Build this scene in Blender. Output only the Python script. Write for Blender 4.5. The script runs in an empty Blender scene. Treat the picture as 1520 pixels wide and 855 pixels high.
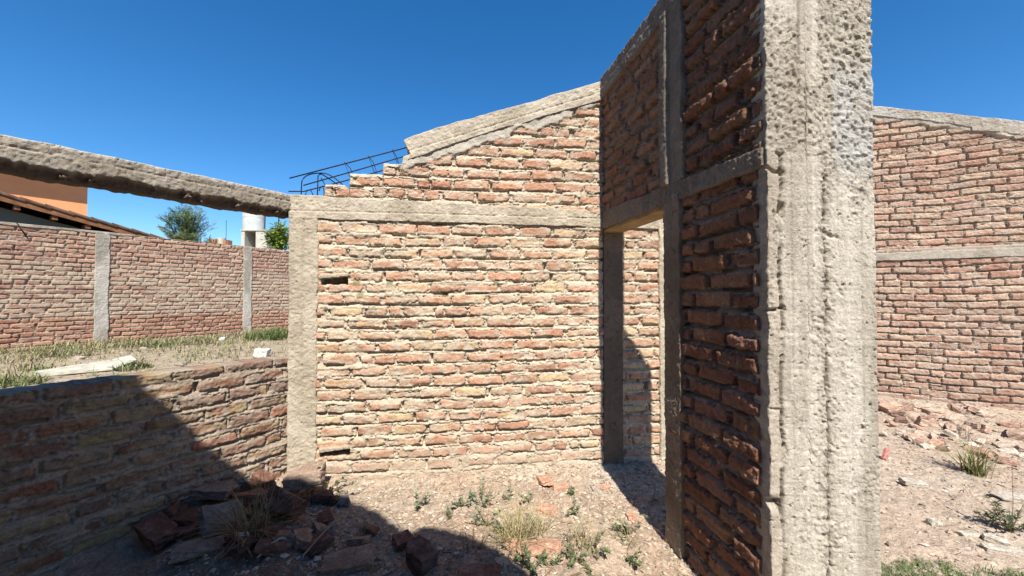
import bpy, math, random
import numpy as np
from mathutils import Vector
R = math.radians
random.seed(7); rng = np.random.default_rng(11)
sc = bpy.context.scene
COL = sc.collection
F = 580.0; EYE = 1.5; HY = 438.0          # lens in pixels of the 1520 px photograph, eye height, horizon row

# ------------------------------------------------------------------ tagging
def tag(o, label=None, cat=None, group=None, kind=None):
    if label: o['label'] = label
    if cat: o['category'] = cat
    if group: o['group'] = group
    if kind: o['kind'] = kind
    return o
def empty(name, loc, label, cat, group=None):
    o = bpy.data.objects.new(name, None); COL.objects.link(o)
    o.location = loc; o.empty_display_size = .1
    return tag(o, label, cat, group)
def link(name, me, mat, parent=None):
    o = bpy.data.objects.new(name, me); COL.objects.link(o)
    if mat: me.materials.append(mat)
    if parent:
        bpy.context.view_layer.update() if False else None
        o.parent = parent
        o.location = -Vector(world_loc(parent))
    return o
def world_loc(o):
    v = Vector(o.location)
    while o.parent: o = o.parent; v += Vector(o.location)
    return v
# a part's mesh is written in world coordinates; its offset cancels the parent's place

# ------------------------------------------------------------------ numpy noise
def h2(i, j, k=0):
    i = np.asarray(i).astype(np.int64); j = np.asarray(j).astype(np.int64)
    h = (i*374761393 + j*668265263 + int(k)*974634777) & 0xffffffff
    h = ((h ^ (h >> 13))*1274126177) & 0xffffffff
    h = ((h ^ (h >> 15))*2246822519) & 0xffffffff
    h = h ^ (h >> 16)
    return h/4294967295.0
def vn(x, y, s=0):
    xi = np.floor(x); yi = np.floor(y); fx = x-xi; fy = y-yi
    fx = fx*fx*(3-2*fx); fy = fy*fy*(3-2*fy)
    a = h2(xi, yi, s); b = h2(xi+1, yi, s); c = h2(xi, yi+1, s); d = h2(xi+1, yi+1, s)
    return (a*(1-fx)+b*fx)*(1-fy)+(c*(1-fx)+d*fx)*fy
def fbm(x, y, s=0, o=4, g=.5):
    t = 0; a = 1; n = 0
    for k in range(o):
        t = t+a*vn(x*2**k+17.3*k, y*2**k-9.1*k, s+k*13); n += a; a *= g
    return t/n
def sst(a, b, x):
    t = np.clip((x-a)/(b-a), 0, 1); return t*t*(3-2*t)
def mix(a, b, t):
    t = np.asarray(t)[..., None]; return a*(1-t)+b*t
A3 = lambda *c: np.array(c, float)

# ------------------------------------------------------------------ materials
ALB = .74
def new_mat(name):
    m = bpy.data.materials.new(name); m.use_nodes = True
    nt = m.node_tree; b = nt.nodes['Principled BSDF']
    b.inputs['Roughness'].default_value = .93
    b.inputs['Specular IOR Level'].default_value = .12
    return m, nt, b
def attr_mat(name, s1=140, s2=35, amp=.35, bump=.5, dist=.004, rough=.93):
    """albedo from the mesh colour attribute, broken up by fine 3D grain"""
    m, nt, b = new_mat(name); N = nt.nodes; L = nt.links
    a = N.new('ShaderNodeAttribute'); a.attribute_name = 'Col'
    tc = N.new('ShaderNodeTexCoord')
    n1 = N.new('ShaderNodeTexNoise'); n1.inputs['Scale'].default_value = s1; n1.inputs['Detail'].default_value = 3
    n2 = N.new('ShaderNodeTexNoise'); n2.inputs['Scale'].default_value = s2; n2.inputs['Detail'].default_value = 4
    for n in (n1, n2): L.new(tc.outputs['Object'], n.inputs['Vector'])
    ad = N.new('ShaderNodeMath'); ad.operation = 'ADD'
    L.new(n1.outputs['Fac'], ad.inputs[0]); L.new(n2.outputs['Fac'], ad.inputs[1])
    mr = N.new('ShaderNodeMapRange'); mr.inputs['From Min'].default_value = .6; mr.inputs['From Max'].default_value = 1.4
    mr.inputs['To Min'].default_value = ALB*(1-amp); mr.inputs['To Max'].default_value = ALB*(1+amp)
    L.new(ad.outputs[0], mr.inputs['Value'])
    mx = N.new('ShaderNodeVectorMath'); mx.operation = 'SCALE'
    L.new(a.outputs['Color'], mx.inputs[0]); L.new(mr.outputs[0], mx.inputs['Scale'])
    L.new(mx.outputs[0], b.inputs['Base Color'])
    bp = N.new('ShaderNodeBump'); bp.inputs['Strength'].default_value = bump; bp.inputs['Distance'].default_value = dist
    L.new(ad.outputs[0], bp.inputs['Height']); L.new(bp.outputs[0], b.inputs['Normal'])
    b.inputs['Roughness'].default_value = rough
    return m
def plain(name, c, rough=.8, amp=.2, scale=20, bump=.2, dist=.004, metal=0, trans=0):
    m, nt, b = new_mat(name); N = nt.nodes; L = nt.links
    tc = N.new('ShaderNodeTexCoord'); n = N.new('ShaderNodeTexNoise'); n.inputs['Scale'].default_value = scale; n.inputs['Detail'].default_value = 5
    L.new(tc.outputs['Object'], n.inputs['Vector'])
    c = [x*ALB for x in c]; cr = N.new('ShaderNodeValToRGB'); e = cr.color_ramp.elements
    e[0].position = .3; e[1].position = .7
    e[0].color = (*[x*(1-amp) for x in c], 1); e[1].color = (*[min(1, x*(1+amp)) for x in c], 1)
    L.new(n.outputs['Fac'], cr.inputs[0]); L.new(cr.outputs[0], b.inputs['Base Color'])
    bp = N.new('ShaderNodeBump'); bp.inputs['Strength'].default_value = bump; bp.inputs['Distance'].default_value = dist
    L.new(n.outputs['Fac'], bp.inputs['Height']); L.new(bp.outputs[0], b.inputs['Normal'])
    b.inputs['Roughness'].default_value = rough; b.inputs['Metallic'].default_value = metal
    if trans: b.inputs['Transmission Weight'].default_value = 0; b.inputs['Subsurface Weight'].default_value = 0
    return m
M_brick = attr_mat('fired_brick_and_mortar', 230, 70, .36, .9, .005)
M_conc = attr_mat('rough_cast_concrete', 300, 110, .28, .8, .005)
M_soil = attr_mat('dry_soil', 150, 45, .50, 1.0, .008)
M_peb = attr_mat('pebbles', 120, 30, .2, .4, .002)
M_rub = attr_mat('broken_masonry', 150, 40, .5, .9, .005)
M_leaf = attr_mat('leaf', 60, 12, .25, .2, .001, .7)
_nt = M_leaf.node_tree; _tr = _nt.nodes.new('ShaderNodeBsdfTranslucent'); _mx = _nt.nodes.new('ShaderNodeMixShader'); _mx.inputs[0].default_value = .38
_b = _nt.nodes['Principled BSDF']; _nt.links.new(_b.inputs['Base Color'].links[0].from_socket, _tr.inputs['Color'])
_nt.links.new(_b.outputs[0], _mx.inputs[1]); _nt.links.new(_tr.outputs[0], _mx.inputs[2]); _nt.links.new(_mx.outputs[0], _nt.nodes['Material Output'].inputs['Surface'])
M_dry = attr_mat('dry_grass', 60, 12, .25, .2, .001, .8)
M_steel = plain('rusty_rebar', (.035, .028, .028), .65, .4, 60)
M_wood = plain('weathered_board', (.36, .24, .12), .8, .3, 12)
M_white = plain('whitewashed_sheet', (.58, .54, .43), .8, .3, 9, .6, .01)
M_orange = plain('orange_render', (.95, .40, .18), .9, .05, 3, .05)
M_grey = plain('grey_green_render', (.23, .215, .16), .9, .12, 3, .1)
M_tile = plain('old_roof_tile', (.15, .085, .06), .9, .5, 6, .4)
M_bark = plain('bark', (.12, .085, .06), .9, .3, 14, .5)
M_tank = plain('pale_fibre_cement', (.60, .63, .60), .8, .14, 3, .1)
M_block = plain('pale_render', (.58, .55, .48), .9, .14, 4, .1)
M_pot = plain('terracotta', (.45, .24, .15), .9, .2, 5, .2)
M_pink = plain('faded_pink_plastic', (.65, .25, .22), .6, .1, 12)
M_beam_wood = plain('rafter_wood', (.26, .12, .055), .8, .35, 9, .3)

# ------------------------------------------------------------------ mesh helpers
def mesh_np(name, V, Fq, col=None, smooth=True):
    me = bpy.data.meshes.new(name)
    V = np.asarray(V, np.float32).reshape(-1, 3); Fq = np.asarray(Fq, np.int32)
    k = Fq.shape[1]; n = len(Fq)
    me.vertices.add(len(V)); me.vertices.foreach_set('co', V.ravel())
    me.loops.add(n*k); me.loops.foreach_set('vertex_index', Fq.ravel())
    me.polygons.add(n); me.polygons.foreach_set('loop_start', np.arange(0, n*k, k, dtype=np.int32))
    me.polygons.foreach_set('loop_total', np.full(n, k, np.int32))
    me.update(calc_edges=True); me.validate()
    me.polygons.foreach_set('use_smooth', np.full(len(me.polygons), smooth))
    if col is not None:
        ca = me.color_attributes.new('Col', 'FLOAT_COLOR', 'POINT')
        c = np.ones((len(V), 4), np.float32); c[:, :3] = np.clip(np.asarray(col).reshape(-1, 3), 0, 1)
        ca.data.foreach_set('color', c.ravel())
    return me

class MB:                                   # collects simple solids into ONE mesh
    def __init__(s): s.v = []; s.f = []; s.c = []
    def add(s, v, f, c=(.5, .5, .5)):
        b = len(s.v); s.v += [tuple(p) for p in v]; s.f += [tuple(b+i for i in q) for q in f]; s.c += [c]*len(v)
    def box(s, o, ax, ay, az, c=(.5, .5, .5)):          # corner o, three edge vectors
        o, ax, ay, az = map(Vector, (o, ax, ay, az))
        v = [o, o+ax, o+ax+ay, o+ay, o+az, o+ax+az, o+ax+ay+az, o+ay+az]
        s.add(v, [(0, 3, 2, 1), (4, 5, 6, 7), (0, 1, 5, 4), (1, 2, 6, 5), (2, 3, 7, 6), (3, 0, 4, 7)], c)
    def tube(s, pts, r, n=6, c=(.5, .5, .5), r2=None):
        pts = [Vector(p) for p in pts]; m = len(pts); v = []
        for i, p in enumerate(pts):
            t = (pts[min(i+1, m-1)]-pts[max(i-1, 0)]).normalized()
            a = t.orthogonal().normalized() if abs(t.z) > .9 else t.cross(Vector((0, 0, 1))).normalized()
            b = t.cross(a); rr = r if r2 is None else r+(r2-r)*i/(m-1)
            v += [p+(a*math.cos(2*math.pi*k/n)+b*math.sin(2*math.pi*k/n))*rr for k in range(n)]
        f = [(i*n+k, i*n+(k+1) % n, (i+1)*n+(k+1) % n, (i+1)*n+k) for i in range(m-1) for k in range(n)]
        f += [tuple(range(n))[::-1], tuple(range((m-1)*n, m*n))]
        s.add(v, f, c)
    def cyl(s, c0, r, h, n=28, c=(.5, .5, .5), r2=None):
        s.tube([c0, (c0[0], c0[1], c0[2]+h)], r, n, c, r2)
    def build(s, name, mat, parent=None, smooth=False):
        me = bpy.data.meshes.new(name); me.from_pydata(s.v, [], s.f); me.update()
        ca = me.color_attributes.new('Col', 'FLOAT_COLOR', 'POINT')
        ca.data.foreach_set('color', np.array([(*c, 1) for c in s.c], np.float32).ravel())
        if smooth: me.polygons.foreach_set('use_smooth', [True]*len(me.polygons))
        return link(name, me, mat, parent)

def ray(px): return (px-760)/F
def ground_at(px, py, z=0.0):               # photo pixel -> place on the ground at height z
    Y = (EYE-z)*F/(py-HY); return (ray(px)*Y, Y)
def on_plane(px, py, P, d):                 # photo pixel -> place on an upright plane through P along d
    x = ray(px); u = (x*P[1]-P[0])/(d[0]-x*d[1]); Y = P[1]+d[1]*u
    return (P[0]+d[0]*u, Y, EYE+(HY-py)/F*Y), u

def fn(f): return f if callable(f) else (lambda q, f=f: np.full_like(q, float(f)))
def panel(name, parent, mat, P, d, uL, uR, vB, vT, field, du=.007, thick=.18, K=5, rim=.006, seed=0, dv=None, off=0., smooth=True):
    """upright slab with a sculpted front: origin P, runs along unit d, faces n=(dy,-dx)"""
    n = (d[1], -d[0]); uL, uR, vB, vT = map(fn, (uL, uR, vB, vT)); z0 = np.array([0.])
    a0 = float(uL(np.array([1.]))[0]); b0 = float(uR(np.array([1.]))[0])
    nu = max(3, int((b0-a0)/du)+1); us = np.linspace(a0, b0, nu)
    hmax = float(np.max(vT(us)-vB(us))); nv = max(3, int(hmax/(dv or du))+1)
    s, t = np.meshgrid(np.linspace(0, 1, nu), np.linspace(0, 1, nv))
    u = a0+s*(b0-a0); v = vB(u)+t*(vT(u)-vB(u)); u = uL(v)+s*(uR(v)-uL(v))
    h, c = field(u, v)
    pw = ((K, K), (K, K))
    U = np.pad(u, pw, 'edge'); V = np.pad(v, pw, 'edge'); H = np.pad(h, pw, 'edge'); Cc = np.pad(c, (*pw, (0, 0)), 'edge')
    jj, ii = np.meshgrid(np.arange(nv+2*K), np.arange(nu+2*K), indexing='ij')
    dj = np.maximum(np.maximum(K-jj, jj-(nv+K-1)), 0); di = np.maximum(np.maximum(K-ii, ii-(nu+K-1)), 0)
    dep = np.maximum(di, dj)/K
    H = H*(1-dep)-thick*dep
    wob = (fbm(U*28+dep*5, V*28+dep*7, seed+5, 3)-.5)*2*rim*(dep > 0)
    V = V+wob*(dj > 0); U = U+wob*(di > 0)
    Cc = Cc*(1+((fbm(U*9+dep*2.5, V*9+dep*3, seed+9, 3)-.5)*.5*(dep > 0))[..., None])
    H = H+off
    X = P[0]+d[0]*U+n[0]*H; Y = P[1]+d[1]*U+n[1]*H
    NU = nu+2*K; NV = nv+2*K
    idx = np.arange(NU*NV).reshape(NV, NU)
    q = np.stack([idx[:-1, :-1], idx[:-1, 1:], idx[1:, 1:], idx[1:, :-1]], -1).reshape(-1, 4)
    bk = np.stack([idx[0, 1:], idx[0, :-1], idx[-1, :-1], idx[-1, 1:]], -1)
    me = mesh_np(name, np.stack([X, Y, V], -1), np.concatenate([q, bk]), Cc, smooth)
    return link(name, me, mat, parent)

# ------------------------------------------------------------------ surface fields
PAL_MAIN = [p*A3(1.12, 1.06, 1.04) for p in [A3(.50, .30, .20), A3(.45, .26, .17), A3(.52, .34, .225), A3(.43, .24, .16), A3(.49, .32, .22), A3(.56, .43, .26), A3(.49, .285, .19)]]
PAL_RED_SHADE = [p*A3(1.08, 1.22, 1.25) for p in [A3(.26, .105, .06), A3(.21, .085, .05), A3(.28, .13, .08), A3(.23, .10, .07), A3(.30, .145, .085), A3(.25, .115, .065)]]  # red bricks of the doorway wall, darkened to deepen its shade
PAL_BOUND = [A3(.42, .235, .16), A3(.38, .20, .14), A3(.46, .28, .19), A3(.34, .17, .12), A3(.42, .22, .15), A3(.50, .34, .23)]
PAL_RIGHT = [p*A3(1.06, 1.0, .99) for p in [A3(.47, .32, .235), A3(.43, .28, .20), A3(.52, .37, .265), A3(.40, .24, .17), A3(.49, .345, .25), A3(.54, .41, .29), A3(.43, .265, .19)]]
PAL_LOW = [.76*p for p in [A3(.44, .27, .18), A3(.36, .20, .13), A3(.50, .36, .20), A3(.42, .19, .11), A3(.46, .30, .22), A3(.56, .44, .24), A3(.38, .24, .18)]]  # low wall bricks, scaled down so the shade on them reads deeper
MORT = A3(.59, .495, .37); SOIL = A3(.50, .41, .31)

def brickfield(seed, pal, mort=MORT, ch=.0955, L=.282, jw=.030, mj=.030, rec=.014, smear=.5, smk=.012, hole=.10,
               soil=.0, dust=.35, wav=.010, rough=.0035, jit=.010, special=None, grey=.0):
    P = np.array(pal)
    def f(u, v):
        wv = v+wav*(fbm(u*1.3, v*1.1, seed, 3)-.5)*2+.004*(fbm(u*7, v*7, seed+1, 2)-.5)
        wu = u+.008*(fbm(u*3, v*3, seed+2, 2)-.5)
        j = np.floor(wv/ch); fv = wv-j*ch
        x = (wu+(j % 2)*.5*L+(h2(j, j*0, seed+3)-.5)*.11)/L
        x = x+.22*(vn(x*.9, j*7.7, seed+4)-.5)
        i = np.floor(x); fx = (x-i)*L
        r = [h2(i, j, seed+20+k) for k in range(9)]
        hbk = ch-mj*(.75+.6*r[0])
        tl = (fx-L/2)*(r[1]-.5)*.045
        vb = .001+.004*r[2]+tl; vt = hbk+tl
        e1 = jw*(.25+.45*r[3]); e2 = jw*(.25+.45*r[4])
        dux = np.minimum(fx-e1, L-e2-fx)
        dmid = np.abs(fx-L*(.35+.3*r[5]))-jw*.35
        dux = np.where(r[6] < .13, np.minimum(dux, dmid), dux)
        dvy = np.minimum(fv-vb, vt-fv)
        en = (fbm(u*48, v*48, seed+5, 3)-.5)*.018+(fbm(u*15, v*20, seed+6, 2)-.5)*.014
        de = -np.log(np.exp(-np.clip(dux, -.05, .05)*260)+np.exp(-np.clip(dvy, -.05, .05)*260))/260+en+.002
        rd = .010+.006*r[7]
        hb = (r[8]-.5)*jit+(fx/L-.5)*(r[0]-.5)*.008+(fv/ch-.5)*(r[3]-.5)*.008
        hb = hb+(fbm(u*26, v*34, seed+7, 4, .6)-.5)*rough*4+(fbm(u*80, v*90, seed+71, 2)-.5)*rough*1.6-.010*(1-np.clip(de/rd, 0, 1))**2
        ins = sst(-.003, .002, de)
        p = np.clip((fv-vt)/(ch-vt+1e-6), 0, 1); up = (fv > vt)
        vert = (dvy > .004)
        lump = fbm(u*9, v*13, seed+8, 4)-.5; fine = fbm(u*55, v*60, seed+9, 3)-.5
        lo = fbm(u*3.1, v*5.3, seed+10, 3)
        mh = -rec*(.25+up*1.0*p**1.3*(.35+1.3*vn(u*5, j*2.7, seed+42))+vert*.75)+lump*.020+fine*.012+(lo-.5)*.012
        cov = sst(.56, .74, fbm(u*6.5, v*15, seed+11, 4)+(smear-.5)*.5)
        mh = mh+cov*smk
        hm = h2(i, j, seed+40) < hole
        hx = np.minimum(fx, L-fx)
        hz = hm & (fx < L*.5) & (hx < jw*.62) & (fv < hbk)
        crack = up*(p > .45)*(vn(u*6, j*3.3, seed+41) > .62-.1*hole)
        mh = mh-crack*.022
        h = np.where(ins > .5, np.maximum(hb, mh-.001), np.minimum(mh, .020))
        m = ins*sst(-.0015, .002, hb-mh)
        rim_ = (de > -.0045)*(de < .0015)*(vn(u*13+i, v*17+j, seed+43) > .44-.2*(fv < .4*ch)); h = h-rim_*.017
        c_run = .90+.20*fbm(u*.8, v*.8, seed+44, 3)+.10*(fbm(u*9, v*.9, seed+45, 3)-.5)
        h = np.where(hz, -.045+fine*.01, h); m = np.where(hz, m*.2, m)
        bi = np.floor(h2(i, j, seed+50)*len(P)*.9999).astype(int)
        bi2 = np.floor(h2(i, j, seed+51)*len(P)*.9999).astype(int)
        w = fbm(u*7, v*16, seed+12, 3)
        cb = mix(P[bi], P[bi2], sst(.35, .75, w))
        cb = cb*(.86+.28*h2(i, j, seed+52))[..., None]*(.80+.40*fbm(u*30, v*40, seed+13, 3))[..., None]
        cm = np.array(mort)*(.82+.36*fbm(u*16, v*16, seed+14, 4))[..., None]
        ds = sst(.46, .70, fbm(u*11, v*24, seed+15, 4)+.10*(dust-.35))*dust*1.4
        c = mix(cm, mix(cb, cm, np.clip(ds, 0, .9)), m)*c_run[..., None]
        c = mix(c, np.mean(c, -1, keepdims=True)*np.ones(3)*.95, np.full(m.shape, grey))
        if soil > 0:
            g = sst(soil, soil*.15, v+.12*(fbm(u*4, v*4, seed+16, 3)-.5))
            c = mix(c, SOIL*(.85+.3*fbm(u*20, v*20, seed+17, 2))[..., None], g*.72)
            h = h*(1-g*.35)+g*(.006+.02*(fbm(u*8, v*8, seed+18, 3)-.5))
        if special: h, c = special(u, v, h, c)
        return h, c
    return f

def concfield(seed, col=A3(.52, .46, .37), base=.008, rough=.5, lines_v=(), lines_u=(), pit=.5, soil=0, col2=None, lump=1.):
    c2 = col*A3(.80, .79, .77) if col2 is None else col2
    def f(u, v):
        h = base+(fbm(u*5, v*5, seed, 3)-.5)*.016*lump+(fbm(u*34, v*34, seed+1, 4, .7)-.5)*.016*rough+(vn(u*120, v*120, seed+2)-.5)*.006*rough
        for l in lines_v:
            w = l+.006*(fbm(u*4, v*0, seed+3, 2)-.5); h = h-.010*np.exp(-((v-w)/.004)**2)*(fbm(u*9, v*9, seed+31, 2) > .35)-.004*(v > w)
        for l in lines_u:
            w = l+.006*(fbm(u*0, v*4, seed+4, 2)-.5); h = h-.011*np.exp(-((u-w)/.004)**2)*(fbm(u*9, v*9, seed+32, 2) > .30)-.004*(u > w)
        pt = sst(.78, .84, fbm(u*60, v*60, seed+5, 2)); h = h-pt*.012*pit
        c = mix(col*np.ones(u.shape+(3,)), c2*np.ones(u.shape+(3,)), sst(.42, .62, fbm(u*4.5, v*3, seed+6, 4)))
        c = c*(.82+.36*fbm(u*40, v*40, seed+7, 4))[..., None]
        if soil: c = mix(c, SOIL*np.ones(u.shape+(3,)), sst(soil, .0, v+.15*(fbm(u*6, v*6, seed+8, 3)-.5))*.7)
        return h, c
    return f
def jag(base, amp, seed, fr=14):            # ragged edge line
    return lambda q, b=fn(base): b(q)+amp*2*(fbm(q*fr, q*0+seed*3.7, seed, 4)-.5)

# ================================================================== CAMERA, SUN, SKY
cam = bpy.data.objects.new('camera', bpy.data.cameras.new('camera')); COL.objects.link(cam)
cam.location = (0, 0, EYE); cam.rotation_euler = (R(90)+math.atan((HY-427.5)/F), 0, 0)
cam.data.sensor_width = 36; cam.data.lens = 36*F/1520; cam.data.clip_end = 3000; cam.data.clip_start = .02
sc.camera = cam
EL = 51.0
TX, TY = -.172, .985                         # the way the light travels over the ground
sun = bpy.data.objects.new('sun', bpy.data.lights.new('sun', 'SUN')); COL.objects.link(sun)
sun.data.energy = 5.0; sun.data.angle = R(.53); sun.data.color = (1, .955, .88)
dv_ = Vector((TX*math.cos(R(EL)), TY*math.cos(R(EL)), -math.sin(R(EL))))
sun.rotation_euler = dv_.to_track_quat('-Z', 'Y').to_euler(); sun.location = (2, -6, 12)
w = bpy.data.worlds.new('World'); sc.world = w; w.use_nodes = True
nt = w.node_tree; bg = nt.nodes['Background']
sk = nt.nodes.new('ShaderNodeTexSky'); sk.sky_type = 'NISHITA'; sk.sun_disc = False
sk.sun_elevation = R(EL); sk.sun_rotation = math.atan2(-TX, -TY); sk.altitude = 900
sk.air_density = 1.0; sk.dust_density = .15; sk.ozone_density = 4.0
hs_ = nt.nodes.new('ShaderNodeHueSaturation'); hs_.inputs['Saturation'].default_value = 1.30; hs_.inputs['Value'].default_value = 1.48
nt.links.new(sk.outputs[0], hs_.inputs['Color']); nt.links.new(hs_.outputs[0], bg.inputs[0]); bg.inputs[1].default_value = .065
sc.view_settings.view_transform = 'Standard'; sc.view_settings.look = 'None'; sc.view_settings.exposure = .9; sc.view_settings.gamma = 1

# ================================================================== LAYOUT
M0 = (-1.740, 3.060); MD = (.9918, .1280)           # main gable wall
def mp(u): return (M0[0]+MD[0]*u, M0[1]+MD[1]*u)
UC = 2.55; C0 = mp(UC); DD = (.168, -.9858)         # doorway wall starts at the corner and comes towards the camera
S_J0, S_J1, S_P0, S_P1 = .977, 1.140, 1.665, 1.749
LD = (.545, .8386)                                  # low wall and beam, left
L0 = (M0[0]-LD[0]*5.0, M0[1]-LD[1]*5.0)             # its origin 5 m before the column
BD = (.567, .8237); B0 = (-9.83, 7.5)               # boundary wall
RD_ = (.861, -.5086); R0 = (5.33, 5.73)             # right wall

# ------------------------------------------------------------------ main gable wall
gw = empty('gable_wall', (*mp(1.3), 0), 'sunlit brick gable wall with a sloping concrete top and a stepped broken left shoulder', 'wall')
def sp_main(u, v, h, c):
    for (a, b, lo, hi) in ((.225, .435, 1.585, 1.625), (.225, .46, .228, .262)):
        m = (u > a)*(u < b)*(v > lo-.004*np.sin(u*60))*(v < hi+.1*(u-a))
        h = np.where(m, -.10, h); c = np.where(m[..., None], c*.55, c)  # missing-brick hole: cut in, with its shadow also put into the colour
        m2 = (u > a)*(u < b)*(v >= hi+.1*(u-a))*(v < hi+.035+.06*(u-a))
        h = np.where(m2, .016+.004*np.sin(u*90), h); c = np.where(m2[..., None], A3(.46, .40, .30)*(.8+.4*fbm(u*40, v*60, 3, 2))[..., None], c)
    for (a, z) in ((.50, 1.60), (.76, 1.60), (.53, 1.50), (1.20, 1.51), (1.62, 1.60), (.40, 1.62)):
        m = sst(.034, .018, np.maximum(abs(u-a), abs(v-z))+.012*(fbm(u*50, v*50, 5, 2)-.5))
        c = mix(c, A3(.20, .17, .07)*np.ones(c.shape), m*.75)
    return h, c
top_m = lambda u: 2.765+(u-.9)*.366
def panel_main(*a, **k): return panel(*a, **k)
panel('brick_panel', gw, M_brick, M0, MD, .17, UC, -.08, 2.13, brickfield(101, PAL_MAIN, soil=.30, special=sp_main, smear=.56, dust=.55, hole=.13), du=.0068, seed=1)
def vt_up(u):
    r = np.where(u < .252, 2.27, np.where(u < .405, 2.382, np.where(u < .444, 2.345, np.where(u < .70, 2.478, np.where(u < .86, 2.572, 2.58+(u-.86)*.37+.05)))))
    return r+.006*(fbm(u*20, u*0, 4, 2)-.5)
def sp_up(u, v, h, c):
    lim = top_m(u)-.19; m = sst(-.03, .0, v-lim+.20*(fbm(u*6, v*6, 77, 4, .6)-.46))*(u > .84)
    h = h*(1-m)+m*(.008+.02*(fbm(u*14, v*14, 78, 3)-.5)); c = mix(c, A3(.53, .47, .38)*(.8+.4*fbm(u*30, v*30, 79, 3))[..., None], m)
    return h, c
panel('brick_panel', gw, M_brick, M0, MD, .20, UC+.12, 2.20, vt_up, brickfield(133, PAL_MAIN, special=sp_up, smear=.5, dust=.5), du=.0068, seed=2)
cc = A3(.575, .495, .38)
panel('concrete_column', gw, M_conc, M0, MD, jag(-.005, .008, 3), jag(.205, .016, 4), -.08, 2.12, concfield(201, cc, .014, .9, lines_u=(.10,), soil=.5), du=.0065, thick=.20, seed=3)
panel('tie_beam', gw, M_conc, M0, MD, -.01, UC, lambda u: 2.105-.006*u+.016*(fbm(u*9, u*0, 6, 3)-.5), lambda u: 2.288-.024*u+.012*(fbm(u*9, u*0, 7, 3)-.5),
      concfield(202, cc, .013, .8, lines_v=(2.165,)), du=.0065, thick=.19, seed=4)
panel('sloping_beam', gw, M_conc, M0, MD, lambda v: .87-(np.clip(v, 2.6, 2.9)-2.75)*.25+.06*(fbm(v*9, v*0, 5, 3)-.5), UC+.004, lambda u: top_m(u)-.165+.022*(fbm(u*7, u*0, 8, 3)-.5),
      lambda u: top_m(u)+.016*(fbm(u*8, u*0, 9, 3)-.5)-.05*np.exp(-(u-.87)/.03),
      (lambda g: (lambda u, v: (lambda h, c: (h-.010*np.exp(-((v-(top_m(u)-.095))/.005)**2)-.005*(v > top_m(u)-.095), c))(*g(u, v))))(concfield(203, cc, .018, .9)), du=.0065, thick=.19, seed=5)

# rebar cage sticking out of the broken end of the sloping beam
def mw(u, z, back=0.): return (M0[0]+MD[0]*u-MD[1]*back, M0[1]+MD[1]*u+MD[0]*back, z)
cage = link('rebar_cage', bpy.data.meshes.new('rebar_cage'), None, gw); bpy.data.objects.remove(cage)
def rod(name, parent, pts, r=.0045): m = MB(); m.tube(pts, r, 6); return m.build(name, M_steel, parent, True)
fb, bb = .045, .165
cage = rod('rebar_cage', gw, [mw(-.03, 2.432, fb), mw(.45, 2.585, fb), mw(.98, 2.755, fb)], .005)
rod('rebar', cage, [mw(.03, 2.41, bb), mw(.5, 2.57, bb), mw(1.0, 2.745, bb)], .005)
rod('rebar', cage, [mw(-.035, 2.326, fb), mw(.08, 2.33, fb), mw(.5, 2.46, fb), mw(1.0, 2.63, fb)], .005)
rod('rebar', cage, [mw(.17, 2.305, bb), mw(.55, 2.44, bb), mw(1.0, 2.60, bb)], .005)
for u in (.39, .575, .765):
    z = 2.432+.325*(u+.03)
    rod('stirrup', cage, [mw(u, z+.008, fb-.008), mw(u+.045, z-.115, fb-.008), mw(u+.055, z-.125, bb+.008), mw(u+.01, z+.002, bb+.008), mw(u, z+.008, fb-.008)], .003)
def arc(p0, p1, p2, n=8): return [tuple((1-t)**2*p0[k]+2*t*(1-t)*p1[k]+t*t*p2[k] for k in range(3)) for t in [i/n for i in range(n+1)]]
rod('bent_rebar', cage, [mw(.055, 2.20, .05)]+arc(mw(.06, 2.40, .05), mw(.07, 2.48, .05), mw(.20, 2.487, .06))+arc(mw(.22, 2.487, .06), mw(.28, 2.485, .06), mw(.365, 2.405, .08)), .0045)
rod('bent_rebar', cage, [mw(.175, 2.20, .06)]+arc(mw(.18, 2.43, .06), mw(.175, 2.50, .06), mw(.22, 2.475, .08))+[mw(.32, 2.41, .10)], .0045)
rod('bent_rebar', cage, [mw(.19, 2.46, .10), mw(.235, 2.38, .10), mw(.265, 2.28, .10)], .004)
rod('bent_rebar', cage, [mw(.205, 2.20, .13)]+arc(mw(.205, 2.36, .13), mw(.19, 2.44, .13), mw(.165, 2.36, .13), 5), .004)
rod('bent_rebar', cage, [mw(.125, 2.20, .12)]+arc(mw(.12, 2.33, .12), mw(.09, 2.40, .12), mw(.065, 2.33, .12), 5)+[mw(.062, 2.22, .12)], .004)

# ------------------------------------------------------------------ wall seen through the doorway (same line, beyond)
iw = empty('inner_wall', (*mp(2.95), 0), 'brick wall seen through the doorway, half sunlit and half in shadow', 'wall')
panel('brick_panel', iw, M_brick, M0, MD, UC+.14, 3.12, -.08, 2.15, brickfield(151, PAL_MAIN, soil=.2, smear=.5, dust=.4), du=.007, seed=6, off=-.006)
panel('concrete_column', iw, M_conc, M0, MD, UC+.005, jag(UC+.175, .004, 10), -.08, 2.12, concfield(204, A3(.25, .185, .135), .006, .35, pit=.8), du=.007, thick=.19, seed=7)  # far jamb: shade put into the colour, darker than the sunlit concrete
panel('concrete_column', iw, M_conc, M0, MD, jag(3.065, .012, 11), 3.26, -.08, 2.14, concfield(205, cc, .012, .8), du=.007, thick=.19, seed=8)
panel('tie_beam', iw, M_conc, M0, MD, UC+.05, 3.27, lambda u: 2.085+.012*(fbm(u*9, u*0, 12, 3)-.5), 2.30, concfield(206, cc, .012, .7), du=.007, thick=.185, seed=9)

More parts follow.
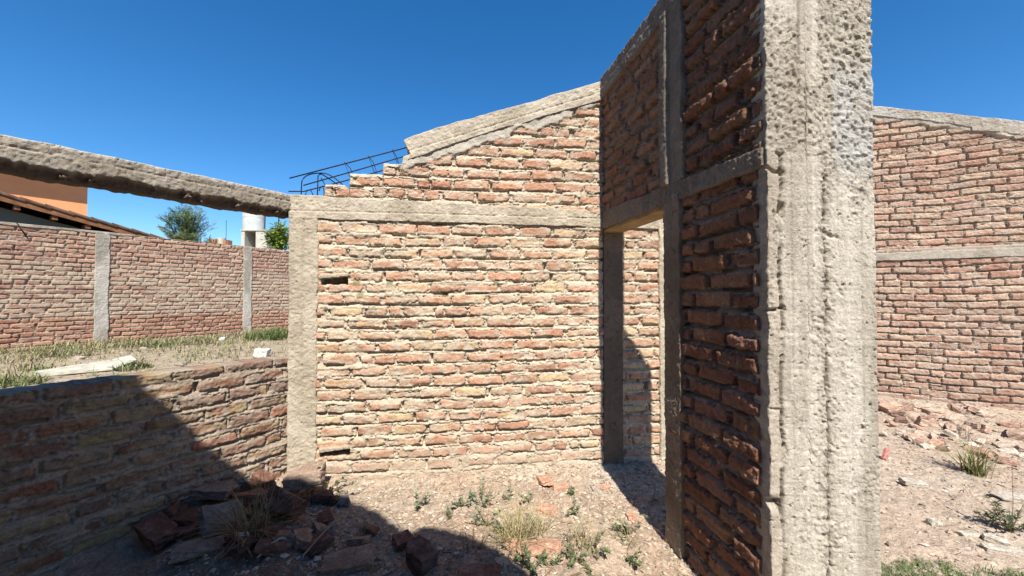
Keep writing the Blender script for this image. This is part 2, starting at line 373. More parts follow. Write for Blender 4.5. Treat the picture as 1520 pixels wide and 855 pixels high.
# ------------------------------------------------------------------ doorway wall (in shade)
dw = empty('doorway_wall', (C0[0]+DD[0]*.9, C0[1]+DD[1]*.9, 0), 'tall shaded brick wall with a narrow doorway and concrete lintel, left of the big pale pier', 'wall')
MR = A3(.27, .205, .16); cd = A3(.28, .225, .175)  # mortar and concrete toned down, painting in part of this wall's shade
def sp_low(u, v, h, c): return h, c
panel('brick_panel', dw, M_brick, C0, DD, S_J0+.03, S_P0+.03, -.08, 2.09, brickfield(171, PAL_RED_SHADE, MR, L=.285, mj=.026, rec=.030, smear=.28, smk=.02, hole=.25, dust=.12, jit=.022, rough=.005, wav=.014), du=.0055, seed=11, off=.000)
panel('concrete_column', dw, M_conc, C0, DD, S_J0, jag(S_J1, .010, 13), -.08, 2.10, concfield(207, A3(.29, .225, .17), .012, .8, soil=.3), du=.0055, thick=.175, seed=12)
panel('brick_panel', dw, M_brick, C0, DD, .0, S_J0+.03, 2.14, 3.26, brickfield(173, [p*1.15 for p in PAL_RED_SHADE], MR*.95, rec=.020, smear=.45, smk=.018, hole=.12, dust=.35, jit=.016, rough=.005), du=.006, seed=13)
panel('brick_panel', dw, M_brick, C0, DD, S_J0+.15, S_P1-.016, 2.12, 3.30, brickfield(175, [p*.95 for p in PAL_RED_SHADE], MR*.8, rec=.030, smear=.40, smk=.026, hole=.12, dust=.3, jit=.026, rough=.007, wav=.016), du=.0055, seed=14, off=.002)
def colup(u, v):
    h, c = concfield(208, cd, .010, .5)(u, v)
    h = h+.022*sst(.070, .055, u-S_J0)+.006*sst(.07, .12, u-S_J0); return h, c
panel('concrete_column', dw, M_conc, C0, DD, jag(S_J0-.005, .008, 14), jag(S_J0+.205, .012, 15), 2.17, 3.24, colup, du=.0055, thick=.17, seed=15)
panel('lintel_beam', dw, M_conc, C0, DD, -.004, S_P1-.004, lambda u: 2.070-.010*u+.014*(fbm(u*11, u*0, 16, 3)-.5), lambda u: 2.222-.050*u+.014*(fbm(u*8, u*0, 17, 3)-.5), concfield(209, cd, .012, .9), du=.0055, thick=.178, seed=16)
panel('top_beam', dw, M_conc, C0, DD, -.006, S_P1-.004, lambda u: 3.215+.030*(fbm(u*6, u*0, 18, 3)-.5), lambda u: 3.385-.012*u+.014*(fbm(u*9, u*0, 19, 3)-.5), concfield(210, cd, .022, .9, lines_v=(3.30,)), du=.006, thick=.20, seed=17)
mb = MB(); n_ = (DD[1], -DD[0])
o = (C0[0]+DD[0]*.0-n_[0]*.005, C0[1]-n_[1]*.005, 2.042)
mb.box(o, (DD[0]*S_J0, DD[1]*S_J0, 0), (-n_[0]*.165, -n_[1]*.165, 0), (0, 0, .022)); mb.build('lintel_board', M_wood, dw)

# ------------------------------------------------------------------ big pier at the near end
E0 = (C0[0]+DD[0]*S_P1, C0[1]+DD[1]*S_P1); ED = (.9984, -.057)
pier = empty('concrete_pier', (*E0, 0), 'tall pale rough concrete pier in front, board-marked in vertical bands', 'pier')
def pierfield(u, v):
    seed = 300; u = u*1.22
    rough = fbm(u*24, v*30, seed, 5, .72)-.5; crumb = vn(u*115, v*115, seed+1)-.5; lowf = fbm(u*3.2, v*2.0, seed+2, 3)-.5
    g1 = .062+.012*(fbm(u*0, v*7, 301, 3)-.5)*2; g2 = .285+.012*(fbm(u*0, v*9, 302, 4, .7)-.5)*2
    upz = sst(2.02, 2.2, v+.25*(fbm(u*6, v*3, 303, 3)-.5)+.12*(u > .28))
    band = np.exp(-((u-g1)/.016)**2)+np.exp(-((u-g2)/.030)**2)*1.3+sst(.535, .56, u)*.6
    sm = ((u > .165)*(u < .265))*sst(2.32, 2.5, v-.25*abs(u-.22))*(u < .262+.03*(fbm(u*0, v*8, 304, 2)-.5)) + (u < .165)*sst(2.62, 2.75, v+.1*(fbm(u*9, v*0, 306, 2)-.5))
    rz = np.clip(np.maximum(upz*(1-sm), band), 0, 1)
    rz = np.clip(rz+sst(.55, .68, fbm(u*9, v*4, 305, 5, .65))*.8*(v < 2.2), 0, 1)
    h = .006+lowf*.006+rz*(rough*.015+crumb*.006-.004)+(1-rz)*(rough*.004+crumb*.0018+.0016*(vn(u*5, v*100, seed+5)-.5))
    h = h+(.008*(u < g1))+(.006*((u > g1)*(u < g2)))
    h = h-.026*np.exp(-((u-g2)/.005)**2)*(v < 2.0)*sst(.42, .52, fbm(u*6, v*13, 307, 4, .7))-.022*np.exp(-((u-g1)/.006)**2)*(v < 2.1)*(fbm(u*6, v*11, 308, 3) > .45)
    h = h-.012*np.exp(-((u-.163)/.004)**2)*(v > 2.35)
    for bl_, bd_ in ((.118, .004), (.236, .0035), (.352, .004), (.408, .003), (.470, .004)):
        h = h-bd_*np.exp(-((u-bl_-.003*(fbm(u*0, v*3, int(bl_*1000), 2)-.5))/.0035)**2)*(v < 2.1)*sst(.35, .5, fbm(u*3, v*5, int(bl_*999), 3))+.0022*(u > bl_)*(1 if int(bl_*1000) % 4 else -1)
    agg = sst(.60, .66, vn(u*62, v*62, 320))*rz; h = h+agg*.006
    for (z0, a, b, dpt, wd) in ((1.44, -.02, .085, .030, .006), (2.045, -.02, .06, .028, .006), (2.03, .055, .09, .03, .010), (2.11, .04, .09, .02, .006), (.62, -.02, .055, .045, .020), (1.86, .05, .085, .04, .03), (1.02, .0, .05, .012, .004), (1.75, .3, .36, .012, .008)):
        zc = z0+.02*(fbm(u*30, u*0, int(z0*100), 2)-.5)-.25*(u-a)*(z0 > 2)
        h = h-dpt*np.exp(-((v-zc)/wd)**2)*(u > a)*(u < b)
    pt = sst(.80, .86, fbm(u*70, v*70, 309, 2)); h = h-pt*.010
    c = A3(.54, .485, .395)*np.ones(u.shape+(3,))
    c = mix(c, A3(.50, .415, .33)*np.ones(c.shape), (u < g1)*.75*(v < 2.1))
    c = mix(c, A3(.40, .355, .285)*np.ones(c.shape), np.clip(rz*.9, 0, 1)*(.35+.65*sst(.40, .58, fbm(u*26, v*26, 310, 4, .7))))
    c = mix(c, A3(.47, .46, .43)*np.ones(c.shape), (u > .34)*sst(1.95, 2.1, v)*sst(2.55, 2.35, v)*.7)
    c = mix(c, A3(.60, .54, .44)*np.ones(c.shape), np.clip(sm, 0, 1)*.7)
    c = mix(c, A3(.38, .33, .26)*np.ones(c.shape), sst(.50, .66, fbm(u*15, v*3.5, 311, 5))*.5)
    c = mix(c, A3(.26, .22, .17)*np.ones(c.shape), (np.exp(-((u-g2)/.009)**2)*.7+np.exp(-((u-g1)/.007)**2)*.6)*(v < 2.1)*sst(.35, .6, fbm(u*10, v*9, 314, 4)))
    c = mix(c, A3(.63, .575, .475)*np.ones(c.shape), (np.exp(-((u-.20)/.045)**2)+np.exp(-((u-.41)/.06)**2))*(v < 2.0)*.6)
    c = mix(c, A3(.33, .28, .215)*np.ones(c.shape), sst(.56, .68, fbm(u*11, v*.9, 315, 4))*.45)
    c = c*(.72+.56*fbm(u*60, v*60, 312, 3, .8))[..., None]*(.93+.14*fbm(u*3, v*90, 313, 2))[..., None]
    c = mix(c, SOIL*np.ones(c.shape), sst(.55, .0, v)*.4)
    return h, c
panel('pier_face', pier, M_conc, E0, ED, lambda v: .0+.006*(fbm(v*14, v*0, 21, 4)-.5)*2, lambda v: .440+.003*(fbm(v*18, v*0, 22, 4)-.5)*2,
      -.08, lambda u: np.where(u < .16, 3.40, 3.33-(u-.16)*1.2)+.02*(fbm(u*20, u*0, 23, 2)-.5), pierfield, du=.0042, thick=.10, K=8, rim=.006, seed=21)

# ------------------------------------------------------------------ low wall under the window opening, and the beam over it
lw = empty('low_wall', (L0[0]+LD[0]*4.4, L0[1]+LD[1]*4.4, 0), 'low brick wall under the open window gap at left, mostly in shadow', 'wall')
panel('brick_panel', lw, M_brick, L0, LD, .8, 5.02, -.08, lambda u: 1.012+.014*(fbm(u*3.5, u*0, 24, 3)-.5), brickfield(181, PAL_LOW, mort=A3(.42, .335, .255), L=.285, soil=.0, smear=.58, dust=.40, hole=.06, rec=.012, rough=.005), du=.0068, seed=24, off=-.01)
bm = empty('concrete_beam', (L0[0]+LD[0]*4.4, L0[1]+LD[1]*4.4, 2.1), 'rough grey concrete beam spanning the open gap at upper left, bare underneath', 'beam')
def beamf(u, v):
    h, c = concfield(211, A3(.43, .375, .30), .010, 1.0, lump=.3, lines_v=(2.235,))(u, v)
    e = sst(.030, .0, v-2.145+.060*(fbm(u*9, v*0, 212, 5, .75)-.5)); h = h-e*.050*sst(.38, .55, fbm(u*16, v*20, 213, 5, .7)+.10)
    c = mix(c, A3(.13, .08, .055)*np.ones(c.shape), e*.8); c = mix(c, A3(.60, .56, .48)*np.ones(c.shape), sst(2.262, 2.285, v)*.8)  # lower edge painted near black as the shaded underside
    return h, c
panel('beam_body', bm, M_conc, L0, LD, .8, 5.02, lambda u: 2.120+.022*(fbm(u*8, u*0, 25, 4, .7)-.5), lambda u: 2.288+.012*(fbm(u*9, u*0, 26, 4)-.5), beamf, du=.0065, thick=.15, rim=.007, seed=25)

# ------------------------------------------------------------------ unfinished gable behind the viewer: it throws the shade at lower left
bw = empty('rear_gable_wall', (-2, -.45, 0), 'unfinished brick gable behind the viewer whose ragged top shades the rubble corner', 'wall')
prof = [(-4.7, 4.62), (-1.76, 4.58), (-1.72, 4.49), (-1.25, 4.27), (-.92, 4.30), (-.62, 4.14), (-.40, 4.00), (-.20, 3.74), (-.12, 3.66), (-.06, 3.74), (.10, 3.72), (.22, 3.66), (.42, 3.45), (.60, 3.14), (.72, 2.9)]
px_, pz_ = zip(*prof)
panel('brick_panel', bw, M_brick, (.72, -.45), (-1, 0), 0, 5.4, -.08, lambda u: np.interp(.72-u, px_, pz_)+.03*(fbm(u*14, u*0, 27, 3)-.5), brickfield(191, PAL_MAIN, hole=.1), du=.016, seed=27)

# ------------------------------------------------------------------ right wall
rw = empty('side_wall', (R0[0]+RD_[0]*.8, R0[1]+RD_[1]*.8, 0), 'tall sunlit brick wall at far right with a thin concrete band and a descending concrete top', 'wall')
topr = lambda u: np.minimum(4.29-.385*u, 4.55)
panel('brick_panel', rw, M_brick, R0, RD_, -3.4, 2.9, -.08, 2.03, brickfield(221, PAL_RIGHT, A3(.52, .42, .33), L=.288, mj=.016, jw=.016, rec=.030, smear=.36, smk=.010, hole=.42, dust=.45, wav=.026, jit=.022, soil=.0, rough=.005), du=.0085, seed=31)
def sp_r(u, v, h, c):
    m = sst(-.02, .02, v-(topr(u)-.20)+.16*(fbm(u*3, v*3, 231, 3)-.5)); wv_ = (u > .95)*.35+.1
    h = h*(1-m)+m*(.012+.03*(fbm(u*12, v*12, 232, 3)-.5)); c = mix(c, (A3(.44, .37, .29)*(1+.25*(u > .9))[..., None])*(.75+.5*fbm(u*25, v*25, 233, 3))[..., None], m)
    return h, c
panel('brick_panel', rw, M_brick, R0, RD_, -3.4, 2.9, 2.12, lambda u: topr(u)-.05, brickfield(223, PAL_RIGHT, A3(.52, .42, .32), L=.288, mj=.016, jw=.016, rec=.030, smear=.36, smk=.010, hole=.42, dust=.45, wav=.040, jit=.024, special=sp_r, rough=.005), du=.0085, seed=32)
panel('tie_beam', rw, M_conc, R0, RD_, -3.41, 2.91, lambda u: 2.000+.018*(fbm(u*7, u*0, 33, 4)-.5), lambda u: 2.155+.010*(fbm(u*7, u*0, 34, 3)-.5), concfield(241, A3(.50, .43, .34), .016, .4, lines_v=(2.115,)), du=.009, thick=.19, seed=33)
panel('sloping_cap', rw, M_conc, R0, RD_, -3.41, 2.91, lambda u: topr(u)-.13-.05*(u > 1.0)+.05*(fbm(u*4, u*0, 35, 3)-.5), lambda u: topr(u)+.014*(fbm(u*9, u*0, 36, 3)-.5), concfield(242, A3(.44, .38, .30), .020, 1.0, col2=A3(.52, .48, .41)), du=.009, thick=.20, seed=34)

# ------------------------------------------------------------------ boundary wall
bd = empty('boundary_wall', (B0[0]+BD[0]*3, B0[1]+BD[1]*3, .42), 'long reddish brick boundary wall with slim concrete columns behind the yard at left', 'wall')
def sp_b(u, v, h, c):
    lowz = sst(1.08, .98, v+.05*(fbm(u*2, v*0, 251, 2)-.5)); mid = sst(.95, 1.1, v)*sst(2.35, 2.0, v)
    c = c*(.88+.30*fbm(u*.7, v*1.2, 254, 3))[..., None]; c = mix(c, c*A3(1.06, .94, .88), lowz)
    dst = mid*sst(.34, .58, fbm(u*5, v*16, 252, 4)); c = mix(c, A3(.52, .41, .30)*(.8+.4*fbm(u*20, v*30, 253, 3))[..., None], dst*.80)
    h = h*(1-.35*dst)
    return h, c
panel('brick_panel', bd, M_brick, B0, BD, -3.5, 9.5, .25, lambda u: 2.90-.008*u+.012*(fbm(u*5, u*0, 37, 3)-.5), brickfield(261, PAL_BOUND, A3(.42, .33, .26), mj=.020, rec=.024, smear=.42, hole=.3, dust=.35, wav=.012, special=sp_b, jit=.014), du=.013, dv=.011, seed=35)
for (a, b, s) in ((-2.4, -2.18, 41), (1.253, 1.475, 42), (4.12, 4.33, 43), (7.0, 7.22, 44)):
    panel('concrete_column', bd, M_conc, B0, BD, jag(a, .012, s), jag(b, .022, s+5, 9), .25, 2.895-.008*a, concfield(260+s, A3(.36, .32, .26), .016, .9, col2=A3(.54, .49, .42), soil=.9), du=.012, thick=.2, seed=s)
panel('mortar_cap', bd, M_conc, B0, BD, -3.5, 1.9, lambda u: 2.86+.03*(fbm(u*5, u*0, 38, 3)-.5), lambda u: 2.915-.008*u, concfield(271, A3(.48, .41, .33), .012, .9), du=.013, thick=.19, seed=36)
a_, _ = on_plane(22, 330, B0, BD); b_, _ = on_plane(38, 352, B0, BD)
rod('bent_rebar', bd, [(a_[0]+.05, a_[1]-.04, a_[2]-.0), (b_[0]+.03, b_[1]-.03, b_[2])], .010)

# ================================================================== GROUND
def wall_side(P, d, x, y): return (x-P[0])*d[1]-(y-P[1])*d[0]     # >0 on the viewer's side
def seg_dist(x, y, a, b):
    ax, ay = a; bx, by = b; dx, dy = bx-ax, by-ay; t = np.clip(((x-ax)*dx+(y-ay)*dy)/(dx*dx+dy*dy), 0, 1)
    return np.hypot(x-ax-t*dx, y-ay-t*dy)
def gz(x, y, fine=True):
    x = np.asarray(x, float); y = np.asarray(y, float)
    s1 = wall_side(L0, LD, x, y)                                  # <0 : yard beyond the low wall
    s2 = wall_side(M0, MD, x, y)
    yard = sst(.10, -.9, s1)*sst(3.4, 2.2, x+0*y)*np.where(x < -1.9, 1, sst(0, -.6, s2))
    z = .42*yard
    z = z+.05*(fbm(x*.9, y*.9, 401, 3)-.5)*sst(40, 10, np.hypot(x, y))
    z = z+.055*np.exp(-seg_dist(x, y, mp(0), mp(3.2))/.13)*(s1 > 0)
    z = z+.05*np.exp(-seg_dist(x, y, (L0[0], L0[1]), M0)/.15)*(s1 > -.1)
    z = z+.10*np.exp(-((x+1.75)**2+(y-2.45)**2)/.30)+.06*np.exp(-((x+1.2)**2+(y-2.1)**2)/.3)
    z = z+.03*np.exp(-seg_dist(x, y, R0, (R0[0]+RD_[0]*3, R0[1]+RD_[1]*3))/.22)
    if fine:
        z = z-.018*sst(.62, .70, fbm(x*3.4, y*2.6, 405, 2))+.030*(fbm(x*5, y*5, 402, 4)-.5)+.026*(fbm(x*22, y*22, 403, 3)-.5)+.012*(vn(x*60, y*60, 404)-.5)
    else: z = z+.030*(fbm(x*5, y*5, 402, 4)-.5)
    return z
def spaced(segs):
    out = []
    for a, b, st in segs: out += list(np.arange(a, b, st))
    return np.array(out)
far_ = np.geomspace(1, 900, 26)
xs = np.concatenate([-14-far_[::-1], spaced([(-14, -3.2, .07), (-3.2, 1.3, .013), (1.3, 6.8, .022), (6.8, 12, .2)]), 12+far_])
ys = np.concatenate([-4-far_[::-1][6:], spaced([(-4, 1.4, .15), (1.4, 3.8, .013), (3.8, 6.6, .024), (6.6, 14, .07), (14, 30, .5)]), 30+far_])
X, Y = np.meshgrid(xs, ys); Z = gz(X, Y)
s1 = wall_side(L0, LD, X, Y)
floor_c = A3(.49, .375, .27)*np.ones(X.shape+(3,))
c = mix(floor_c, A3(.53, .44, .335)*np.ones(floor_c.shape), sst(.45, .65, fbm(X*2.5, Y*2.5, 411, 4)))
c = mix(c, A3(.46, .31, .23)*np.ones(c.shape), sst(.55, .70, fbm(X*3, Y*3, 412, 4))*.5)
c = mix(c, A3(.34, .27, .20)*np.ones(c.shape), sst(.56, .68, fbm(X*7, Y*7, 414, 5, .65))*.55)
c = mix(c, A3(.22, .14, .10)*np.ones(c.shape), np.exp(-((X+1.3)**2+(Y-1.8)**2)/1.1)*.92)  # reddish rubble dirt, darkened further to deepen the shade lying here
c = mix(c, A3(.42, .34, .235)*np.ones(c.shape), sst(-.1, -.5, s1)*(X < 0))
c = mix(c, A3(.51, .405, .31)*np.ones(c.shape), (X > 1.4)*.6)
c = c*(.62+.76*fbm(X*24, Y*24, 413, 4, .75))[..., None]
nx, ny = len(xs), len(ys); idx = np.arange(nx*ny).reshape(ny, nx)
q = np.stack([idx[:-1, :-1], idx[:-1, 1:], idx[1:, 1:], idx[1:, :-1]], -1).reshape(-1, 4)
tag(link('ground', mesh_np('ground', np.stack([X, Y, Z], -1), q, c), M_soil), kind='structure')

# ------------------------------------------------------------------ gravel (uncountable)
OCT = np.array([(1, 0, 0), (-1, 0, 0), (0, 1, 0), (0, -1, 0), (0, 0, 1), (0, 0, -1)], float)
OF = np.array([(0, 2, 4), (2, 1, 4), (1, 3, 4), (3, 0, 4), (2, 0, 5), (1, 2, 5), (3, 1, 5), (0, 3, 5)])
CUB = np.array([(x, y, z) for x in (-1, 1) for y in (-1, 1) for z in (-1, 1)], float)*.7
def pebbles(name, pts, smin, smax, cols, flat=.55, pw=3):
    n = len(pts); pts = np.array(pts)
    s = smin+(smax-smin)*rng.random(n)**pw
    sh = (.55+.9*rng.random((n, 6, 1)))*OCT[None]+.25*(rng.random((n, 6, 3))-.5)
    sh = sh*np.stack([.7+.7*rng.random(n), .7+.7*rng.random(n), flat*(.6+.8*rng.random(n))], -1)[:, None]
    a = rng.random(n)*6.28; ca, sa = np.cos(a)[:, None], np.sin(a)[:, None]
    x = sh[..., 0]*ca-sh[..., 1]*sa; y = sh[..., 0]*sa+sh[..., 1]*ca
    tl = (rng.random(n)-.5)[:, None]*.8; z = sh[..., 2]+x*tl
    V = np.stack([x, y, z], -1)*s[:, None, None]
    V[..., 0] += pts[:, 0:1]; V[..., 1] += pts[:, 1:2]; V[..., 2] += (gz(pts[:, 0], pts[:, 1])+s*flat*.35)[:, None]
    Fc = (OF[None]+(np.arange(n)*6)[:, None, None]).reshape(-1, 3)
    cc_ = np.array(cols)[rng.integers(0, len(cols), n)]*(.75+.5*rng.random((n, 1)))
    return link(name, mesh_np(name, V.reshape(-1, 3), Fc, np.repeat(cc_, 6, 0), False), M_peb)
PC = [(.50, .42, .32), (.44, .35, .26), (.54, .47, .38), (.34, .27, .20), (.42, .27, .19), (.48, .40, .30), (.28, .22, .17), (.46, .38, .28)]
pl = []
while len(pl) < 46000:
    r = random.random()
    if r < .42: x, y = random.uniform(1.35, 6.5), random.uniform(1.5, 6.2)
    elif r < .85: x, y = random.uniform(-1.9, 1.5), random.uniform(1.6, 3.5)
    else: x, y = random.uniform(-10, -2), random.uniform(3.5, 11)
    if random.random() > float(fbm(np.array(x*2.2), np.array(y*2.2), 421, 2))*1.5-.1: continue
    pl.append((x, y))
tag(pebbles('gravel', pl, .003, .017, PC), 'loose gravel and crumbs of brick strewn over the dry floor', 'gravel', kind='stuff')

LIT = []
for k in range(5200):
    if random.random() < .4: x, y = random.uniform(1.35, 6.0), random.uniform(1.5, 5.8)
    else: x, y = random.uniform(-1.7, 1.4), random.uniform(1.6, 3.4)
    if float(fbm(np.array(x*3.1), np.array(y*3.1), 441, 3)) < random.uniform(.35, .6): continue
    LIT.append((x, y))
LIT = np.array(LIT); nl_ = len(LIT); a = rng.random(nl_)*6.28; L_ = .008+.05*rng.random(nl_)**3; w_ = .0008+.0012*rng.random(nl_)
dx_, dy_ = np.cos(a), np.sin(a); vv_ = []
for sl_, sw_ in ((-1, -1), (1, -1), (1, 1), (-1, 1)):
    x = LIT[:, 0]+dx_*L_*sl_/1-dy_*w_*sw_; y = LIT[:, 1]+dy_*L_*sl_+dx_*w_*sw_
    vv_.append(np.stack([x, y, gz(x, y)+.003+.006*rng.random(nl_)*(sl_ > 0)], -1))
V = np.stack(vv_, 1); cl_ = np.array([(.40, .31, .19), (.26, .18, .11), (.48, .40, .27), (.16, .11, .07)])[rng.integers(0, 4, nl_)]
tag(link('dry_litter', mesh_np('dry_litter', V.reshape(-1, 3), np.arange(nl_*4).reshape(-1, 4), np.repeat(cl_, 4, 0), False), M_dry), 'bits of straw and dead stalks littering the dry floor', 'litter', kind='stuff')

# ------------------------------------------------------------------ broken bricks and rubble, one object per piece
def chunk_mesh(name, sx, sy, sz, seed, col, col2=None, N=9):
    """a chipped block: box wrapped on a subdivided cube, corners knocked off"""
    r = np.random.default_rng(seed); g = np.linspace(-1, 1, N); V = []; Fq = []
    key = {}
    def vid(p):
        k = tuple(np.round(p, 4))
        if k not in key: key[k] = len(V); V.append(p)
        return key[k]
    for ax in range(3):
        for sg in (-1, 1):
            for i in range(N-1):
                for j in range(N-1):
                    qd = []
                    for a, b in ((i, j), (i+1, j), (i+1, j+1), (i, j+1)):
                        p = [0, 0, 0]; p[ax] = sg; p[(ax+1) % 3] = g[a]; p[(ax+2) % 3] = g[b]; qd.append(vid(np.array(p, float)))
                    Fq.append(qd if sg > 0 else qd[::-1])
    V = np.array(V)
    for k in range(5):
        nrm = r.normal(size=3); nrm /= np.linalg.norm(nrm); lim = np.abs(nrm).sum()*(.60+.3*r.random())
        dd = V@nrm-lim; V = V-np.clip(dd, 0, None)[:, None]*nrm
    V = V+(np.stack([vn(V[:, 0]*2.3+s_*9, V[:, 1]*2.3+V[:, 2]*3.1, seed+s_) for s_ in range(3)], -1)-.5)*.16
    V = V+(np.stack([vn(V[:, 0]*6+s_*9, V[:, 1]*6+V[:, 2]*7.1, seed+s_+5) for s_ in range(3)], -1)-.5)*.09
    t = vn(V[:, 0]*2+5, V[:, 1]*2+V[:, 2]*2, seed+3)
    cl = mix(np.array(col)*np.ones(V.shape), np.array(col2 if col2 is not None else np.array(col)*1.25+.03)*np.ones(V.shape), sst(.55, .75, t))
    cl = cl*(.93+.14*r.random((len(V), 1)))
    return mesh_np(name, V*np.array([sx, sy, sz])/2, np.array(Fq), cl, False)
def chunk(name, x, y, size, rot, col, label, group=None, lift=0., seed=None, cat='brick', col2=None):
    seed = seed or random.randint(1, 99999)
    o = link(name, chunk_mesh(name, *size, seed, col, col2), M_rub)
    o.rotation_euler = [R(a) for a in rot]
    tilt = max(abs(math.sin(R(rot[0]))), abs(math.sin(R(rot[1]))))
    o.location = (x, y, float(gz(x, y, False))+size[2]*.32+tilt*min(size[0], size[1])*.22+lift)
    tag(o, label, cat, group); return o
BR = (.20, .10, .07); BT = (.26, .17, .12); BG = (.18, .16, .145); BD_ = (.12, .065, .05)  # heap brick colours, lowered to deepen the shade they lie in
G1 = 'broken bricks and slabs of the shaded rubble heap'
big = [  # px, py of the foot, size, rotation, colour, label, lift
 (455, 742, (.30, .20, .12), (10, -6, 12), (.32, .23, .17), 'largest tan slab on top of the shaded heap, against the foot of the left column', .08),
 (425, 792, (.26, .16, .16), (35, 8, -15), BD_, 'dark red block tilted on end below the tan slab of the shaded heap', .04),
 (372, 772, (.24, .14, .08), (-8, 14, 40), BR, 'red half brick behind the dry grass tuft of the rubble heap', .02),
 (318, 768, (.30, .18, .07), (6, 6, 10), (.30, .23, .19), 'flat pale-edged brick at the back of the heap under the low wall', .06),
 (335, 815, (.24, .22, .06), (38, 12, 55), BG, 'grey square tile fragment leaning in the heap', .03),
 (292, 800, (.28, .14, .07), (4, -8, -12), BR, 'dark red brick lying flat at the left edge of the heap', .02),
 (372, 838, (.22, .13, .08), (12, 20, 70), BD_, 'blackish brick end poking out low in the heap beside the white scrap', .0),
 (412, 835, (.20, .14, .07), (-12, 10, 20), BR, 'reddish brick chunk left of the curved white stick', .0),
 (470, 830, (.20, .15, .06), (10, -15, -30), BD_, 'flat dark brick piece right of the curved white stick', .0),
 (520, 848, (.30, .17, .06), (4, -4, 15), BT, 'broad tan brick lying flat at the bottom edge of the picture', .0),
 (625, 842, (.18, .15, .13), (6, 10, -30), BD_, 'cube-shaped dark block standing alone in the shade', .02),
 (600, 812, (.12, .10, .07), (15, 0, 40), BR, 'small red lump behind the cube-shaped dark block', .0),
 (712, 858, (.26, .12, .05), (3, 3, 5), BR, 'reddish slab half buried near the end of the big shadow', .0),
 (745, 838, (.09, .06, .04), (5, 10, 30), (.48, .38, .30), 'small pale stone in front of the dry tuft in shade', .0),
 (480, 756, (.15, .10, .08), (10, 20, 30), BD_, 'dark lump under the shrubby weed at the column foot', .02),
 (395, 742, (.16, .12, .09), (0, 20, -20), BR, 'red chunk wedged between the low wall and the tan slab', .03),
 (300, 845, (.26, .16, .08), (-15, 8, 35), (.30, .22, .18), 'brown brick at the lower left corner of the heap', .0),
 (240, 820, (.28, .15, .08), (10, 8, -25), BR, 'red brick half hidden at the far left of the heap', .03),
 (170, 805, (.27, .16, .08), (-6, 10, 20), BT, 'tan brick furthest left in the shade of the low wall', .02),
 (100, 835, (.28, .15, .10), (14, 4, 60), BD_, 'dark brick in the lower left corner of the picture', .02),
]
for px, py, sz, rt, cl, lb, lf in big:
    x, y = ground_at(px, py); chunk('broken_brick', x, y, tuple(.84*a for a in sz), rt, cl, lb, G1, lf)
for k in range(46):
    px = random.uniform(230, 560); py = random.uniform(748, 850)
    if px > 500 and random.random() < .6: continue
    x, y = ground_at(px, py); s = random.uniform(.04, .10)
    chunk('brick_fragment', x, y, (s*1.5, s, s*.6), (random.uniform(-30, 30), random.uniform(-30, 30), random.uniform(0, 360)), random.choice((BR, BD_, BT, BG)),
          'small broken brick fragment among the shaded rubble heap', 'small brick fragments of the shaded heap', .0)
for px, py, s, lb in ((808, 715, .10, 'flat orange brick shard near the foot of the sunlit gable wall'), (832, 722, .08, 'orange brick chip just right of the flat orange shard'),
      (898, 722, .06, 'single orange chip near the doorway edge'), (812, 757, .09, 'pinkish brick shard between the weeds on the sunlit floor'),
      (797, 813, .12, 'salmon brick shard beside the dry grass tuft'), (815, 806, .10, 'thin brown shard touching the salmon brick shard'),
      (935, 763, .06, 'small tan stub of mortar with a dark side near the doorway'), (770, 812, .13, 'pale rounded brick lump at the edge of the big shadow')):
    x, y = ground_at(px, py); chunk('brick_shard', x, y, (s*1.4, s, s*.35), (4, 6, random.uniform(0, 180)), (.52, .30, .20), lb, 'brick shards on the sunlit floor', -.004)
G2 = 'fallen bricks along the foot of the side wall'
fall = [(1318, 604, (.26, .18, .14), 'orange brick lump beside the pier at the foot of the side wall', (.55, .30, .19)),
 (1345, 600, (.20, .12, .12), 'dark-sided brick jammed upright against the side wall', (.42, .22, .15)),
 (1352, 612, (.24, .16, .09), 'brick block with a shaded left end near the pier', (.50, .30, .21)),
 (1385, 606, (.27, .15, .08), 'fallen brick leaning on the wall above the others', (.50, .32, .23)),
 (1372, 622, (.22, .14, .09), 'fallen brick lying with its dark underside showing', (.50, .32, .23)),
 (1398, 624, (.24, .15, .08), 'third brick in the fallen row, tipped towards the yard', (.52, .34, .24)),
 (1422, 628, (.25, .14, .08), 'middle brick of the fallen row', (.50, .34, .25)),
 (1445, 626, (.22, .14, .09), 'rounded brick behind the curly dry stems', (.48, .30, .22)),
 (1475, 631, (.28, .14, .07), 'pale brick with a deep shadow beneath it', (.58, .44, .33)),
 (1512, 640, (.34, .22, .12), 'big slanted brick slab at the right edge', (.46, .28, .20)),
 (1495, 655, (.24, .15, .07), 'pale flat brick in front of the slanted slab', (.58, .46, .36)),
 (1515, 662, (.20, .12, .08), 'brick end with a dark side at the right edge of the picture', (.50, .36, .27)),
 (1428, 606, (.18, .12, .08), 'broken brick pushed against the wall behind the curly stems', (.46, .28, .20)),
 (1460, 612, (.20, .14, .08), 'broken brick behind the pale one at the wall', (.48, .32, .24)),
 (1410, 642, (.09, .07, .05), 'small loose brick bit before the fallen row', (.50, .36, .28)),
 (1450, 646, (.12, .08, .05), 'small brown bit before the fallen row at right', (.40, .26, .2)),
 (1484, 668, (.14, .09, .05), 'brown bit below the pale flat brick', (.40, .27, .22))]
for px, py, sz, lb, cl in fall:
    x, y = ground_at(px, py, .06); chunk('fallen_brick', x, y, tuple(.82*a for a in sz), (random.uniform(-18, 22), random.uniform(-16, 16), random.uniform(-30, 50)), tuple(.5*a+.5*b for a, b in zip(cl, (.46, .36, .27))), lb, G2, -.012)
